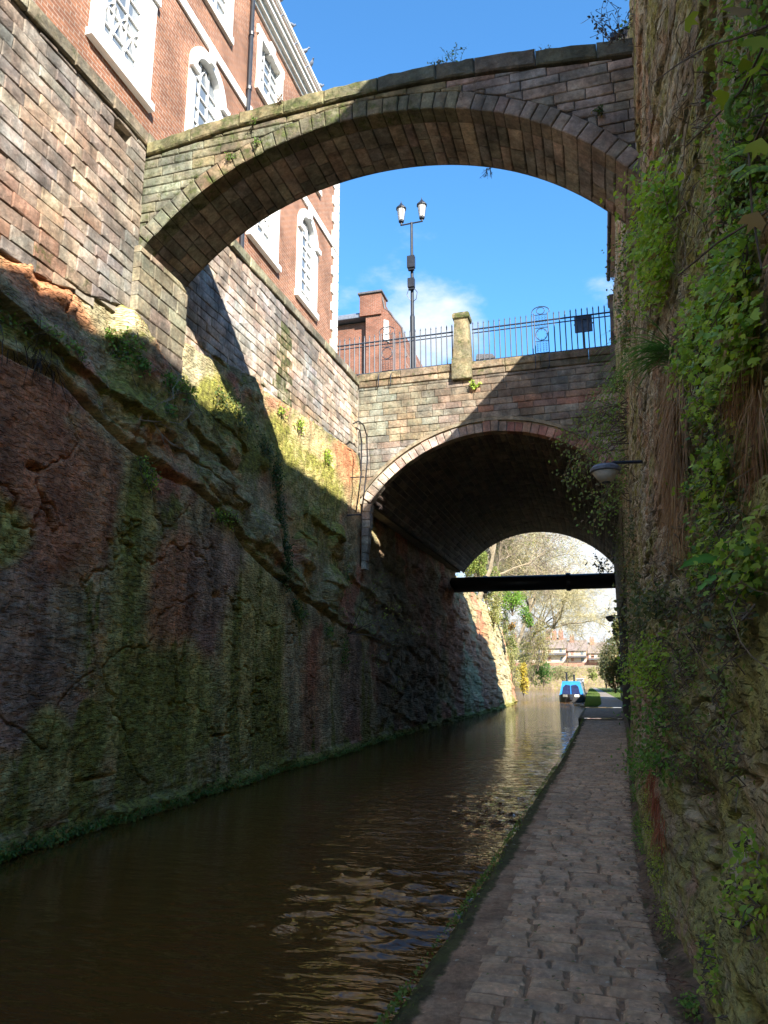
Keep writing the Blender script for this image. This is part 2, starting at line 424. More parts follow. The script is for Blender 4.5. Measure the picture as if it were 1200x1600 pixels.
# water: ripples are real relief near by and fine relief further off
ys = np.concatenate([np.linspace(-12, .8, 30), np.geomspace(.85, 150, 900)]); xs = np.linspace(-1, 1, 170)
YY, UU = np.meshgrid(ys, xs, indexing='ij')
XL = np.where(YY > 58, xleft(YY) - 14 * sstep(60, 130, YY), xleft(YY) - .3); XRt = xpath(YY) + .1
XX = XL + (XRt - XL) * (UU + 1) / 2
am = np.exp(-np.maximum(YY - 9, 0) / 9) * (.12 + .88 * sstep(-5.6, -1.6, XX + .12 * YY * 0 - .06 * (YY - 6)))
gust = sstep(.40, .62, fbm(XX * .5, YY * .8, None, 3, 55))
wv = ((fbm(XX * 1.3 + .25 * YY, YY * 4.6, None, 3, 5) - .5) * .085 + (fbm(XX * 4.2, YY * 11 + XX, None, 2, 9) - .5) * .026) * (.25 + .5 * gust)
cr = ridge(XX * 1.3 + .3 * YY, YY * 5.0 - XX * .4, 2, 13) ** 5; cr2 = ridge(XX * 2.6 - .2 * YY, YY * 9.5 + .5 * XX, 2, 19) ** 4
wv = wv * .6 + (cr * .016 + cr2 * .0075) * (gust * .9 + .5) * (1 + .9 * sstep(-4.5, -2.5, XX))
ZZ = WATER + wv * am * .9
WV = np.stack([XX, YY, ZZ], -1).reshape(-1, 3)
m, t, b, o = newmat('canal_water')
pos = nd(t, 'ShaderNodeNewGeometry').outputs['Position']
b.inputs['Base Color'].default_value = (.092, .044, .010, 1); b.inputs['Roughness'].default_value = .03; b.inputs['IOR'].default_value = 1.33
b.inputs['Specular IOR Level'].default_value = .5
sx = nd(t, 'ShaderNodeSeparateXYZ', {0: pos})
v1 = mapv(t, pos, rot=(0, 0, math.radians(8)), scale=(1.0, 3.6, 1)); v2 = mapv(t, pos, rot=(0, 0, math.radians(-14)), scale=(2.2, 7, 1))
v3 = mapv(t, pos, rot=(0, 0, math.radians(3)), scale=(2.2, 5.5, 1))
h = mth(t, 'ADD', mth(t, 'MULTIPLY', noise(t, v1, 1.5, 4, .55), 1.0), mth(t, 'MULTIPLY', noise(t, v2, 2.6, 3, .5), .35))
h = mth(t, 'ADD', h, mth(t, 'MULTIPLY', noise(t, v3, 3.0, 2, .5, .8), .45))
amp = mth(t, 'MULTIPLY', mrange(t, sx.outputs[0], -6.2, -1.8, .18, 1.0), mrange(t, sx.outputs[1], 5, 18, .14, 1.0))
bn = nd(t, 'ShaderNodeBump', {'Height': h, 'Strength': amp, 'Distance': .11}); t.links.new(bn.outputs[0], b.inputs['Normal'])
M['water'] = m
mk('water', WV, grid(len(ys), len(xs)), m, kind='structure', smooth=True)

# ------------------------------------------------------------------ left rock face
def patches(Y, z, lst, base):
    c = np.zeros(Y.shape + (4,)); c[...] = base
    for (y0, z0, ry, rz, col, k) in lst:
        wob = .55 * (fbm(Y * 1.3, z * 1.3, None, 4, int(y0 * 13)) - .5)
        d = ((Y - y0) / ry) ** 2 + ((z - z0) / rz) ** 2
        wgt = (sstep(1.35, .35, d + wob * 1.6) * k)[..., None]
        c = c * (1 - wgt) + np.array(col) * wgt
    return c
RED = (.155, .078, .058, .0); PUR = (.082, .060, .060, .05); GRY = (.17, .16, .125, .25); OLV = (.16, .155, .08, .44); GRN = (.12, .125, .05, .58)
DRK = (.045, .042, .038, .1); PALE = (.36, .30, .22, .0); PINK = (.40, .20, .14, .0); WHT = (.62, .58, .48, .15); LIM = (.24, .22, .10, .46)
PL = [(6.6, 1.2, 2.0, 2.2, PUR, .9), (6.3, 4.3, 1.3, 1.3, RED, .9), (8.2, 3.9, 1.0, 1.2, RED, .8), (9.4, 3.2, .55, 1.9, OLV, .95), (9.6, 1.4, 1.0, 1.5, OLV, .9),
      (10.6, 2.9, .9, 1.1, RED, .8), (12.2, 3.0, 1.5, 1.2, PUR, .8), (10.8, .9, 1.5, 1.3, GRN, .85), (13.8, 1.7, 1.5, 2.4, OLV, .95), (14.9, 1.2, .8, 1.8, GRN, .7),
      (15.9, 2.0, .7, 1.4, GRY, .8), (17.1, 1.2, .9, 1.6, RED, .5), (18.3, 1.3, 1.0, 2.0, GRY, .6), (20.0, 1.5, 1.0, 2.0, PUR, .8), (7.9, .7, .45, .5, GRN, .8), (8.7, .75, .35, .5, GRN, .85),
      (6.5, 3.2, .8, .45, GRN, .8), (7.5, .25, 1.6, .5, OLV, .7), (12.2, -.1, 3, .5, GRY, .5),
      (6.9, 6.55, 1.5, .35, PINK, .95), (8.5, 6.95, .5, .42, WHT, .95), (7.2, 6.0, 1.3, .35, PUR, .7), (6.8, 5.55, 1.3, .30, GRN, .75), (7.4, 5.4, 1.6, .16, PALE, .5), (9.3, 5.0, 1.2, .22, PALE, .5),
      (9.4, 5.7, .9, .5, OLV, .9), (11.0, 5.9, 1.5, .7, OLV, .9), (12.0, 6.6, .8, .5, GRN, .8), (11.1, 7.5, .5, .7, WHT, .95), (12.3, 7.0, .5, .35, LIM, .85), (11.8, 5.2, 1.4, .6, GRY, .6),
      (13.4, 6.4, 1.1, .9, GRN, .8), (15.2, 6.6, 1.4, .9, LIM, .9), (17.5, 6.5, 2.2, 1.2, LIM, .9), (17.6, 5.0, 2, 1.0, GRN, .6), (14.2, 4.9, 1.4, .9, GRY, .7), (17.4, 3.9, 1.4, .9, GRY, .9),
      (17.2, 7.5, 1.7, .4, PALE, .8), (19.8, 7.6, 1.2, .7, PINK, .8), (19.9, 5.0, .9, 1.1, GRY, .8), (20.6, 6.2, .6, 1.4, PALE, .5),
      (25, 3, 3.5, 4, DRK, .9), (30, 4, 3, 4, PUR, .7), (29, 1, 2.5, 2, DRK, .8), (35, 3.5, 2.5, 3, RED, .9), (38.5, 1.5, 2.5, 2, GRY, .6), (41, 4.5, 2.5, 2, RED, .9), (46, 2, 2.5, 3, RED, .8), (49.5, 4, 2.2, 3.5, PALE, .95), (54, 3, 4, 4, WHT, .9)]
def rockface():
    th0 = np.linspace(math.atan(5.2 / 6.6), math.atan(60 / 6.6), 700)
    Yc = np.concatenate([np.linspace(-12, 5.1, 40), 6.6 * np.tan(th0)])
    nv = 470; v = np.linspace(0, 1, nv)
    Y, Vv = np.meshgrid(Yc, v, indexing='ij')
    T = topleft(Y) + .12; z = -.9 + (T + .9) * Vv
    Lg = ledge(Y) + .25 * (fbm(Y * .9, Y * 0, None, 4, 31) - .5)
    q = (z - Lg)
    up = sstep(-.02, .05, q)
    rug = sstep(20.5, 25, Y)
    big = fbm(Y * .8, z * .9, None, 6, 3) - .5; big = big * (1 - .45 * (1 - up)); med = fbm(Y * 2.6, z * 2.9, None, 6, 11) - .5
    s = z + .17 * (Y - 9) + .45 * (fbm(Y * .7, z * .5, None, 4, 21) - .5)
    bed = s / .62; fr = bed - np.floor(bed); step = h3(np.floor(bed).astype(np.int64), np.floor(Y / 2.4 + np.floor(bed) * .37).astype(np.int64), np.zeros_like(Y, np.int64), 4)
    strata = (step - .5) * .20 - .07 * fr - .13 * np.exp(-((fr - .02) / .035) ** 2) * sstep(.35, .6, fbm(Y * .8, z * .8, None, 3, 78))
    vj = Y / 1.9 + .6 * (fbm(z * .8, Y * .3, None, 3, 41)) + np.floor(bed) * .41; vf = vj - np.floor(vj)
    joint = -.10 * np.exp(-((vf - .5) / .018) ** 2) * sstep(.4, .6, fbm(Y * 1.1, z * 1.1, None, 3, 79))
    d = .14 * big + .02 * med
    lowchis = (fbm(Y * 9 - z * 5, z * 16 + Y * 8, None, 2, 8) - .5) * .035
    crk = ridge(Y * .55 + .3 * z, z * .5 - Y * .25, 5, 71); crack = -.07 * sstep(.984, .998, crk)
    low = d + lowchis + crack + .10 * sstep(1.6, -.4, z) * (fbm(Y * .7, z * 0, None, 3, 2))
    frac = np.clip(q / np.maximum(T - Lg, .3), 0, 1)
    upr = d * 1.6 + med * .24 + strata + joint + .08 * np.exp(-(q / .3) ** 2) + .02 - .30 * frac
    for (y0, z0, ry, rz, a) in [(16.6, 4.55, .75, .5, .30), (18.5, 3.9, .6, .65, .34), (12.3, 5.1, 1.2, .35, .2), (14.3, 4.6, .9, .5, .2), (9.4, 5.5, .9, .4, .2), (18.9, 5.2, .7, .5, .22)]:
        dd = ((Y - y0) / ry) ** 2 + ((z - z0) / rz) ** 2; upr = upr + a * np.sqrt(np.clip(1 - dd, 0, 1))
    notch = -.24 * np.exp(-((q - .01) / .055) ** 2) * (.4 + .6 * sstep(.35, .6, fbm(Y * .9, Y * 0, None, 3, 77)))
    rugd = big * .5 + med * .34 + strata * .55 + joint * 1.4 - .30 * sstep(4.0, 5.2, z) * (Y < 38)
    off = (low * (1 - up) + upr * up + notch) * (1 - rug) + rugd * rug
    # holes, short slots
    for (y0, z0, r, ln) in [(7.25, 4.05, .045, .12), (12.0, 2.98, .05, .14), (10.05, 2.9, .03, .03), (11.2, 3.6, .03, .05), (15.4, 5.0, .05, .12), (12.4, .55, .02, .3), (8.9, .25, .02, .25)]:
        off = off - .14 * np.exp(-((z - z0) / r) ** 2 - ((Y - y0) / ln) ** 2)
    lip = sstep(-.12, -.26, z); off = off + lip * (.0 + .15 * sstep(.35, .75, fbm(Y * 2.2, z * 3, None, 5, 15)))
    off = np.where(Vv > .985, np.minimum(off, -.12), off)
    X = xleft(Y) + off - .17 * np.maximum(z, 0) * sstep(36.5, 40, Y)
    pl_ = itp(Y, [9.0, 10.5], [7.05, 6.4]); pm = sstep(8.75, 9.0, Y) * sstep(10.9, 10.55, Y) * sstep(pl_ + .12, pl_ - .02, z) * sstep(5.2, 5.9, z); X = X * (1 - pm) + np.maximum(X, -6.52 + .16 * (fbm(Y * 4, z * 4, None, 4, 67) - .5)) * pm
    X = np.where((q > .1) & (Vv < .985) & (Y < 21.2), np.maximum(X, -6.78 + .10 * (fbm(Y * 3, z * 3, None, 4, 66) - .5)), X)
    base = np.zeros(Y.shape + (4,)); base[...] = (.105, .095, .072, .28)
    rr = fbm(Y * .8, z * .6, None, 5, 50)[..., None]
    base = base * (1 - sstep(.5, .62, rr)) + np.array((.13, .07, .058, .05)) * sstep(.5, .62, rr)
    c = patches(Y, z, PL, (0, 0, 0, 0)) 
    msk = np.zeros(Y.shape + (1,))
    for (y0, z0, ry, rz, col, k) in PL:
        wob = .55 * (fbm(Y * 1.3, z * 1.3, None, 4, int(y0 * 13)) - .5)
        dd = ((Y - y0) / ry) ** 2 + ((z - z0) / rz) ** 2
        wgt = (sstep(1.35, .35, dd + wob * 1.6) * k)[..., None]
        base = base * (1 - wgt) + np.array(col) * wgt
    st = fbm(Y * 3.5 + .4 * fbm(Y, z, None, 3, 5), z * .35, None, 6, 61)[..., None]       # vertical wash marks on the lower face
    lowm = ((1 - up) * (1 - rug * .3))[..., None]
    base[..., :3] *= 1 - .32 * lowm * sstep(.52, .66, st); base[..., :3] *= 1 + .35 * lowm * sstep(.46, .34, st)
    g2 = fbm(Y * 3.1, z * .25, None, 5, 91)[..., None]; base[..., 3:] *= 1 - lowm + lowm * (.6 + .8 * g2); base[..., 3:] += .26 * lowm * sstep(.52, .68, g2)
    grit = fbm(Y * 7, z * 7, None, 4, 33)[..., None]; base[..., :3] *= .7 + .6 * grit
    # moss gathers on treads of the upper beds and on the lip above the water
    tread = np.zeros_like(Y); tread[:, :-1] = np.clip(-(X[:, 1:] - X[:, :-1]) / np.maximum(z[:, 1:] - z[:, :-1], 1e-4), -2, 3)
    base[..., 3] += .25 * np.clip(tread, 0, 1.4) * up * (Y < 40)
    dk = (up * (1 - rug) * sstep(.42, .6, fbm(Y * 1.1, z * 1.4, None, 5, 44)))[..., None]; base = base * (1 - .7 * dk) + np.array((.062, .058, .042, .30)) * .7 * dk
    base[..., 3] += .10 * (up * (1 - rug))[..., None][..., 0]
    wet = sstep(.5, -.25, z); base[..., 3] += .22 * wet; base[..., 3] = np.maximum(base[..., 3], lip * (.45 + .8 * fbm(Y * 2.5, z * 4, None, 4, 16)))
    base[..., :3] *= (1 - .4 * sstep(-.02, -.1, off - low * (1 - up) * 0 - .0)[..., None] * .0)
    Lm = base[..., :3].mean(-1, keepdims=True); base[..., :3] = base[..., :3] * (6.6 / (1 + 3.9 * Lm)) * np.array((1.02, 1.0, .76)); gm_ = base[..., :3].mean(-1, keepdims=True); base[..., :3] = base[..., :3] * 1.08 - gm_ * .08 * np.array((1.03, 1.0, .92)); base[..., :3] /= np.maximum(1, base[..., :3].max(-1, keepdims=True) / .62); base = np.clip(base, 0, .85)
    V = np.stack([X, Y, z], -1)
    # carry the top back under the wall / land
    cap = V[:, -1:, :].copy(); cap[..., 0] = -9.5
    V = np.concatenate([V, cap], 1); base = np.concatenate([base, base[:, -1:, :]], 1)
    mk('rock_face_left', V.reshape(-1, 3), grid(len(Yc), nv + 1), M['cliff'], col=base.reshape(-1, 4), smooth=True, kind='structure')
    return Yc, X, z
rYc, rX, rz = rockface()
def rock_x(Y, z):
    i = int(np.clip(np.searchsorted(rYc, Y), 0, len(rYc) - 1)); col = rz[i]; j = int(np.clip(np.searchsorted(col, z), 0, len(col) - 1)); return float(rX[i, j])

# ------------------------------------------------------------------ right rock face (bedding runs along the canal)
def rface():
    Yc = np.concatenate([np.linspace(-12, .9, 30), np.geomspace(.95, 37, 640)])
    Zc = np.concatenate([np.linspace(-.5, 9, 560), np.linspace(9.02, 12.2, 110)])
    Y, z = np.meshgrid(Yc, Zc, indexing='ij')
    s = z + .05 * Y + .10 * (fbm(Y * .6, z * .8, None, 4, 5) - .5)
    b1 = fbm(Y * .9, s * 9, None, 5, 12) - .5; b2 = ridge(Y * .5, s * 3.3, 4, 22)
    big = fbm(Y * .55, z * .5, None, 5, 14) - .5; fine = fbm(Y * 7, z * 22, None, 4, 16) - .5
    off = .11 * big - .02 + .055 * b1 + .06 * fine - .07 * sstep(.9, .99, b2)
    ck = 8.35 + .12 * np.sin(Y * 1.3) + .15 * (fbm(Y * 1.2, Y * 0, None, 4, 9) - .5)
    off -= .18 * np.exp(-((z - ck) / .035) ** 2); off += .05 * sstep(ck - .02, ck + .05, z)
    off += .07 * sstep(1.0, .1, z)                                  # a worn foot
    flat = np.exp(-(((Y - 2.6) / .5) ** 4 + ((z - 1.0) / .42) ** 4)); off = off * (1 - .85 * flat)
    off -= .12 * np.exp(-(((Y - 4.6) / .6) ** 2 + ((z - .75) / .35) ** 2))
    off = np.where(Y > 21, .4 * off, off)
    X = xright(Y, z) - off * sstep(-.3, .4, Y + 14)
    base = np.zeros(Y.shape + (4,)); base[...] = (.56, .53, .33, .54)
    n = fbm(Y * .8, z * .7, None, 5, 31)[..., None]; k = sstep(.42, .6, n); base = base * (1 - k) + np.array((.54, .52, .38, .32)) * k
    n = fbm(Y * .9, z * 5.0, None, 5, 32)[..., None]; k = sstep(.5, .62, n); base = base * (1 - k) + np.array((.36, .32, .22, .3)) * k
    n = fbm(Y * 1.2, z * 1.0, None, 5, 35)[..., None]; k = sstep(.58, .68, n) * .8; base = base * (1 - k) + np.array((.52, .36, .24, .1)) * k
    k = flat[..., None] * .8; base = base * (1 - k) + np.array((.55, .46, .24, .3)) * k
    base[..., :3] *= .75 + .5 * fbm(Y * 8, z * 12, None, 3, 6)[..., None]
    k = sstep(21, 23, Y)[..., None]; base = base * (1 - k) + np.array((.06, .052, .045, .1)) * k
    base[..., 3] += (.2 * sstep(1.2, 0, z) + .22 * sstep(.35, .55, fbm(Y * 1.5, z * 1.2, None, 4, 37)) * sstep(6, 4, Y)) * (Y < 21)
    V = np.stack([X, Y, z], -1); cap = V[:, -1:, :].copy(); cap[..., 0] = 4
    V = np.concatenate([V, cap], 1); base = np.concatenate([base, base[:, -1:, :]], 1)
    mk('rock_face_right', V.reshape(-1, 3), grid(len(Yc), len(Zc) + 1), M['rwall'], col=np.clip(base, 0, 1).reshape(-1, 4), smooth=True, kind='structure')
    return Yc, Zc, X
cYc, cZc, cX = rface()
def rx(Y, z): return float(cX[int(np.clip(np.searchsorted(cYc, Y), 0, len(cYc) - 1)), int(np.clip(np.searchsorted(cZc, z), 0, len(cZc) - 1))])
def rwall_hit(px, py):
    """where the sight line through a photo pixel meets the right rock face"""
    d = FW + RT * (px - 600) / FPX - UP * (py - 800) / FPX
    t = .8
    for _ in range(900):
        p = EYE + d * t
        if p[0] > rx(p[1], p[2]): return p
        if p[1] > 36: return p
        t *= 1.006
    return p

# ------------------------------------------------------------------ towpath
def towpath():
    Yc = np.concatenate([np.linspace(-12, 1.2, 20), np.geomspace(1.3, 43, 330)]); U = np.linspace(0, 1, 90)
    Y, u = np.meshgrid(Yc, U, indexing='ij')
    XL = xpath(Y) + .035 * (fbm(Y * 3, Y * 0, None, 4, 3) - .5); XR = rbase(Y) + .25
    XR = np.where(Y > 37, 2.2, XR)
    X = XL + (XR - XL) * u
    z = -.012 + .02 * (fbm(X * 4, Y * 4, None, 4, 8) - .5) + .01 * (fbm(X * 14, Y * 14, None, 3, 9) - .5)
    z += .06 * sstep(rbase(Y) - .16, rbase(Y) + .0, X) * (Y < 37)
    z -= .05 * sstep(.04, 0, u)
    c = np.zeros(Y.shape + (4,)); c[...] = (.40, .285, .185, .2)
    e = np.minimum(X - XL, 9)
    n = fbm(X * 3, Y * 2, None, 5, 4)
    c[..., 3] += .75 * sstep(.16 + .1 * n, .02, e); 
    rr = sstep(rbase(Y) - .30, rbase(Y) - .1, X + .1 * (n - .5)) * (Y < 37)
    c[..., :3] *= (1 - .45 * rr)[..., None]; c[..., 3] += .25 * rr * sstep(.5, .6, n)
    V = np.stack([X, Y, z], -1)
    side = V[:, :1, :].copy(); side[..., 2] = -.9; side[..., 0] -= .02
    mid = V[:, :1, :].copy(); mid[..., 2] = -.14; mid[..., 0] -= .03 + .03 * fbm(Yc * 2.5, Yc * 0, None, 4, 5)[:, None]
    V = np.concatenate([side, mid, V], 1); c = np.concatenate([c[:, :1] * .6, c[:, :1], c], 1)
    return mk('towpath', V.reshape(-1, 3), grid(len(Yc), len(U) + 2), M['earth'], col=np.clip(c, 0, 1).reshape(-1, 4), smooth=True, kind='structure')
tow = towpath()
def setts():
    rng = random.Random(3); B = []
    Y = 1.6
    while Y < 29:
        h = rng.uniform(.12, .165); x = float(xpath(Y)) + float(itp(Y, [3, 8, 20], [.40, .30, .2])) + rng.uniform(-.05, .04); xe = float(rbase(Y)) - .17
        xx = x - rng.uniform(0, .1) 
        while xx < xe:
            l = rng.uniform(.18, .31)
            a, b = xx + .006, min(xx + l - .006, xe + .03)
            if b - a > .07:
                wy = .004 * math.sin(xx * 5 + Y)
                c = .5 * (b - a) * .12; 
                poly = [(a + rng.uniform(0, .004), Y + .010 + wy), (b - rng.uniform(0, .004), Y + .010 + wy + rng.uniform(-.006, .006)), (b - rng.uniform(0, .004), Y + h - .011 + wy), (a + rng.uniform(0, .004), Y + h - .011 + wy + rng.uniform(-.006, .006))]
                tx = rng.uniform(-.03, .03)
                f = lambda u, v, w, a=a, tx=tx, zz=rng.uniform(-.004, .005): (u, v, .003 + zz + w + tx * (u - a))
                V, F = block(poly, f, 0, .05, .016, .004, .002, rng)
                k = rng.uniform(.92, 1.08) * (.8 + .4 * float(fbm(np.array([xx * 1.5]), np.array([Y * 1.5]), None, 4, 2)[0])); col = rng.choice([(.44, .315, .20), (.41, .305, .205), (.46, .33, .205), (.39, .295, .195)])
                B.append((V, F, [q * k for q in col] + [.08]))
            xx += l
        Y += h
    emit(B, 'sett', tow, M['sett'])
setts()

# channels of standing water across the path near the bridge mouth
m, t, b, o = newmat('puddle_water'); b.inputs['Base Color'].default_value = (.05, .045, .04, 1); b.inputs['Roughness'].default_value = .04; b.inputs['Specular IOR Level'].default_value = .6
M['puddle'] = m
for k, (y0, wd) in enumerate([(30.2, .5), (41.0, 1.1)]):
    V = []
    n = 24; xa, xb = float(xpath(y0)) + .05, (float(rbase(y0)) + .02 if y0 < 37 else 1.7)
    for i in range(n + 1):
        x = xa + (xb - xa) * i / n; V += [(x, y0 + .12 * math.sin(i * 1.3) * .6, .012), (x, y0 + wd + .15 * math.sin(i * .9 + 1), .012)]
    mk('puddle', V, [(2 * i, 2 * i + 2, 2 * i + 3, 2 * i + 1) for i in range(n)], M['puddle'], kind='structure')

# ------------------------------------------------------------------ land behind the cutting
def land(side):
    Yc = np.linspace(-60, 400, 150); Uc = np.geomspace(.01, 400, 50)
    Y, u = np.meshgrid(Yc, Uc, indexing='ij')
    if side < 0:
        X = np.where(Y < 58, xleft(Y) - .75 - 3 * sstep(34, 37, Y) * sstep(58, 52, Y), xleft(Y) - 14 * sstep(60, 130, Y) - .2) - u
        z = itp(Y, [-60, 38, 48, 60, 90, 130, 400], [10.25, 10.4, 6.6, 3.5, 1.5, 1.5, 5]) + .02 * np.maximum(u - 40, 0) + 1.0 * (fbm(X * .05, Y * .05) - .5) * (Y > 50)
        z = np.where((Y > 58) & (u < 5), np.minimum(z, -.6 + 1.1 * u), z)
    else:
        X = np.where(Y < 38, xright(Y, 12.) + .2, 1.95 + .012 * (Y - 38)) + u
        z = itp(Y, [-60, 37.5, 41, 60, 90, 130, 400], [12.0, 12.0, 6.5, 3.6, 2.6, 1.5, 5]) + .02 * np.maximum(u - 40, 0)
        z = np.where((Y > 39) & (u < 4), np.minimum(z, -.05 + 1.3 * u), z)
    return mk('terrain', np.stack([X, Y, z], -1).reshape(-1, 3), grid(len(Yc), len(Uc)), M['grassland'], smooth=True, kind='structure')
land(-1); land(1)
# far bank that closes the canal where it turns
YB = 132
V = []; n = 60
for i in range(n + 1):
    x = -60 + 80 * i / n
    yy = YB + 3 * math.sin(x * .2)
    for z, dy in ((-1, 0), (.6, .1), (1.8, .5), (3.1, .6), (3.4, 4), (4.0, 60)): V.append((x, yy + dy + R_.uniform(-.3, .3), z + R_.uniform(-.15, .15) * (z > 0)))
F = [(i * 6 + j, i * 6 + 6 + j, i * 6 + 7 + j, i * 6 + 1 + j) for i in range(n) for j in range(5)]
mk('far_bank', V, F, M['cliff'], col=(.36, .27, .21, .45), kind='structure')
# far wooded skyline
V = []; F = []; n = 120
for i in range(n + 1):
    a = i / n; x = -900 + 1800 * a; V += [(x, 700, -2), (x, 700, 16 + 12 * float(fbm(np.array([x * .01]), np.array([0.]), None, 4)[0])), (x, 1400, 30)]
for i in range(n): F += [(3 * i, 3 * i + 3, 3 * i + 4, 3 * i + 1), (3 * i + 1, 3 * i + 4, 3 * i + 5, 3 * i + 2)]
mk('hills', V, F, M['grassland'], kind='structure')
# path beyond the bridge, and the mown verge between it and the water
gp = plain('far_path_gravel', (.23, .20, .17), .9); M['gravel'] = gp
V = []
for i in range(41):
    y = 42 + 76 * i / 40; q = i / 40
    V += [(float(itp(y, [42, 47, 73, 118], [-.3, -.1, -.25, -1.45])), y, .012), (float(itp(y, [42, 47, 73, 118], [1.75, 1.35, .6, -.9])), y, .012)]
mk('path', V, [(2 * i, 2 * i + 1, 2 * i + 3, 2 * i + 2) for i in range(40)], gp, kind='structure')
V = []
for i in range(60):
    y = 42.8 + 76 * i / 59; V += [(float(xpath(y)), y, -.6), (float(xpath(y)) + .03, y, 0.0), (2.6, y, 0.004)]
F = []
for i in range(59): F += [(3 * i, 3 * i + 1, 3 * i + 4, 3 * i + 3), (3 * i + 1, 3 * i + 2, 3 * i + 5, 3 * i + 4)]
mk('verge', V, F, M['grassland'], kind='structure')

# ------------------------------------------------------------------ left masonry wall
def ltop(Y): return 10.22 + .037 * (Y - 6.5)
def leftwall():
    rng = random.Random(11)
    W = thing('masonry_wall', 'long coursed sandstone wall on top of the rock cliff below the brick hall', 'wall', (-6.9, 6, 6.8))
    near = [(.36, .31, .24), (.25, .20, .18), (.30, .21, .165), (.42, .37, .29), (.28, .24, .20), (.38, .32, .26), (.23, .19, .175)]
    far = [(.52, .46, .38), (.48, .41, .35), (.46, .40, .33), (.56, .51, .43), (.45, .37, .31), (.50, .46, .40)]
    dark = [(.22, .20, .18), (.30, .25, .22), (.19, .17, .16), (.38, .31, .26)]
    B = []
    for part in (0, 1):
        ya, yb = (3.2, 9.2) if part == 0 else (10.55, 21.0)
        X0 = -6.72 if part == 0 else -6.86
        f = lambda u, v, w, X0=X0: (X0 + w, u, v)
        lo = lambda u: float(topleft(u)) - .10
        top0 = float(ltop(ya)) - .02
        for (a, b, c, d) in courses(ya, yb, 6.3, 10.95, .205, .43, rng, .1):
            sl = .037 * ((a + b) / 2 - 6.5)
            c += sl * .9 - .1; d += sl * .9 - .1
            hi = lambda u: float(ltop(u)) - .21
            p = clipblock(a, b, c, d, lo, hi)
            if not p: continue
            um, vm = (a + b) / 2, (c + d) / 2
            if part == 0 and abs(um - 8.55) < .22 and abs(vm - 9.93) < .13: continue       # the drain hole
            tp = float(ltop(um)) - vm
            if part == 0: col = pick(rng, near)
            else: col = pick(rng, far)
            al = .12 + rng.uniform(-.1, .1)
            if tp < (.95 if part else .55) and rng.random() < .85: col = pick(rng, dark if part else dark + near[:2]); al = .25
            if vm < lo(um) + .4: al += .18
            if part == 1 and abs(um - 15.3) < .35 and vm < 9.8: al = .5; col = [.34, .33, .2]
            if part == 1 and um > 20.2: col = pick(rng, [(.3, .28, .2), (.4, .36, .28)])
            if part == 0 and um > 8.7: col = [col[0] * .5 + .14, col[1] * .5 + .13, col[2] * .5 + .085]; al = .25
            if part == 0 and um < 7.6 and vm < 7.6 and rng.random() < .5: col = pick(rng, [(.38, .2, .14)])
            col = weather(col, um, vm, (.31, .265, .215) if part == 0 else (.42, .37, .30), .5, .92 if part == 0 else 1.0)
            V, F = block(p, f, rng.uniform(-.010, .010), .09, .011, .008, .007, rng)
            B.append((V, F, col + [max(0, al)]))
    emit(B, 'stone', W, M['stone'])
    # coping slabs
    y = 2.6
    while y < 21.0:
        l = min(rng.uniform(.75, 1.05), 21.0 - y)
        X0 = -6.72 if y < 9.2 else -6.86
        z0, z1 = float(ltop(y)) - .2, float(ltop(y + l)) - .2
        mb = MB(); q = rng.uniform(-.01, .01)
        poly = [(y + .006, z0), (y + l - .006, z1), (y + l - .006, z1 + .24), (y + .006, z0 + .24)]
        V, F = block(poly, lambda u, v, w: (X0 + .06 + q + w, u, v), 0, .62, .02, .0, .005, rng)
        n = 4; F.append(tuple(range(3, -1, -1)))
        mk('coping_stone', V, F, M['stone'], W, col=pick(rng, [(.26, .25, .17), (.22, .20, .15), (.30, .27, .19)]) + [.33])
        y += l
    mb = MB()
    mb.box(-7.4, -6.745, 2.6, 8.3, 6.78, 10.02); mb.box(-7.4, -6.745, 8.8, 9.21, 7.1, 10.10); mb.box(-7.4, -6.745, 8.31, 8.79, 6.95, 9.80); mb.box(-7.4, -7.3, 8.30, 8.80, 9.81, 10.08)
    mb.box(-7.4, -6.785, -12, 2.6, 6.0, 10.1)
    [mb.box(-7.4, -6.885, a, a + 1.07, float(topleft(a)) - .06, 10.2 + .002 * k) for k, a in enumerate(np.arange(10.3, 20.9, 1.07))]
    mb.build('mortar_core', M['mortar'], W)
    # the pier under the arch
    P = thing('stone_pier', 'plain block pier standing on the rock and carrying the left foot of the footbridge', 'pier', (-6.75, 9.8, 6.2))
    B = []
    for (a, b, c, d) in courses(9.06, 10.5, 5.9, 8.22, .25, .5, rng, .08):
        pp_ = clipblock(a, b, c, d, lambda u: float(itp(u, [9.06, 10.5], [6.85, 6.2])))
        if not pp_: continue
        V, F = block(pp_, lambda u, v, w: (-6.58 + w, u, v), rng.uniform(-.006, .006), .12, .014, .004, .004, rng)
        B.append((V, F, pick(rng, [(.27, .25, .18), (.23, .21, .16), (.30, .26, .19)]) + [.25]))
    emit(B, 'stone', P, M['stone'])
    B = MB(); B.prism([(9.10, 6.9), (10.46, 6.25), (10.46, 8.2), (9.10, 8.2)], lambda u, v, w: (w, u, v), -7.3, -6.66); B.build('mortar_core', M['mortar'], P)
leftwall()

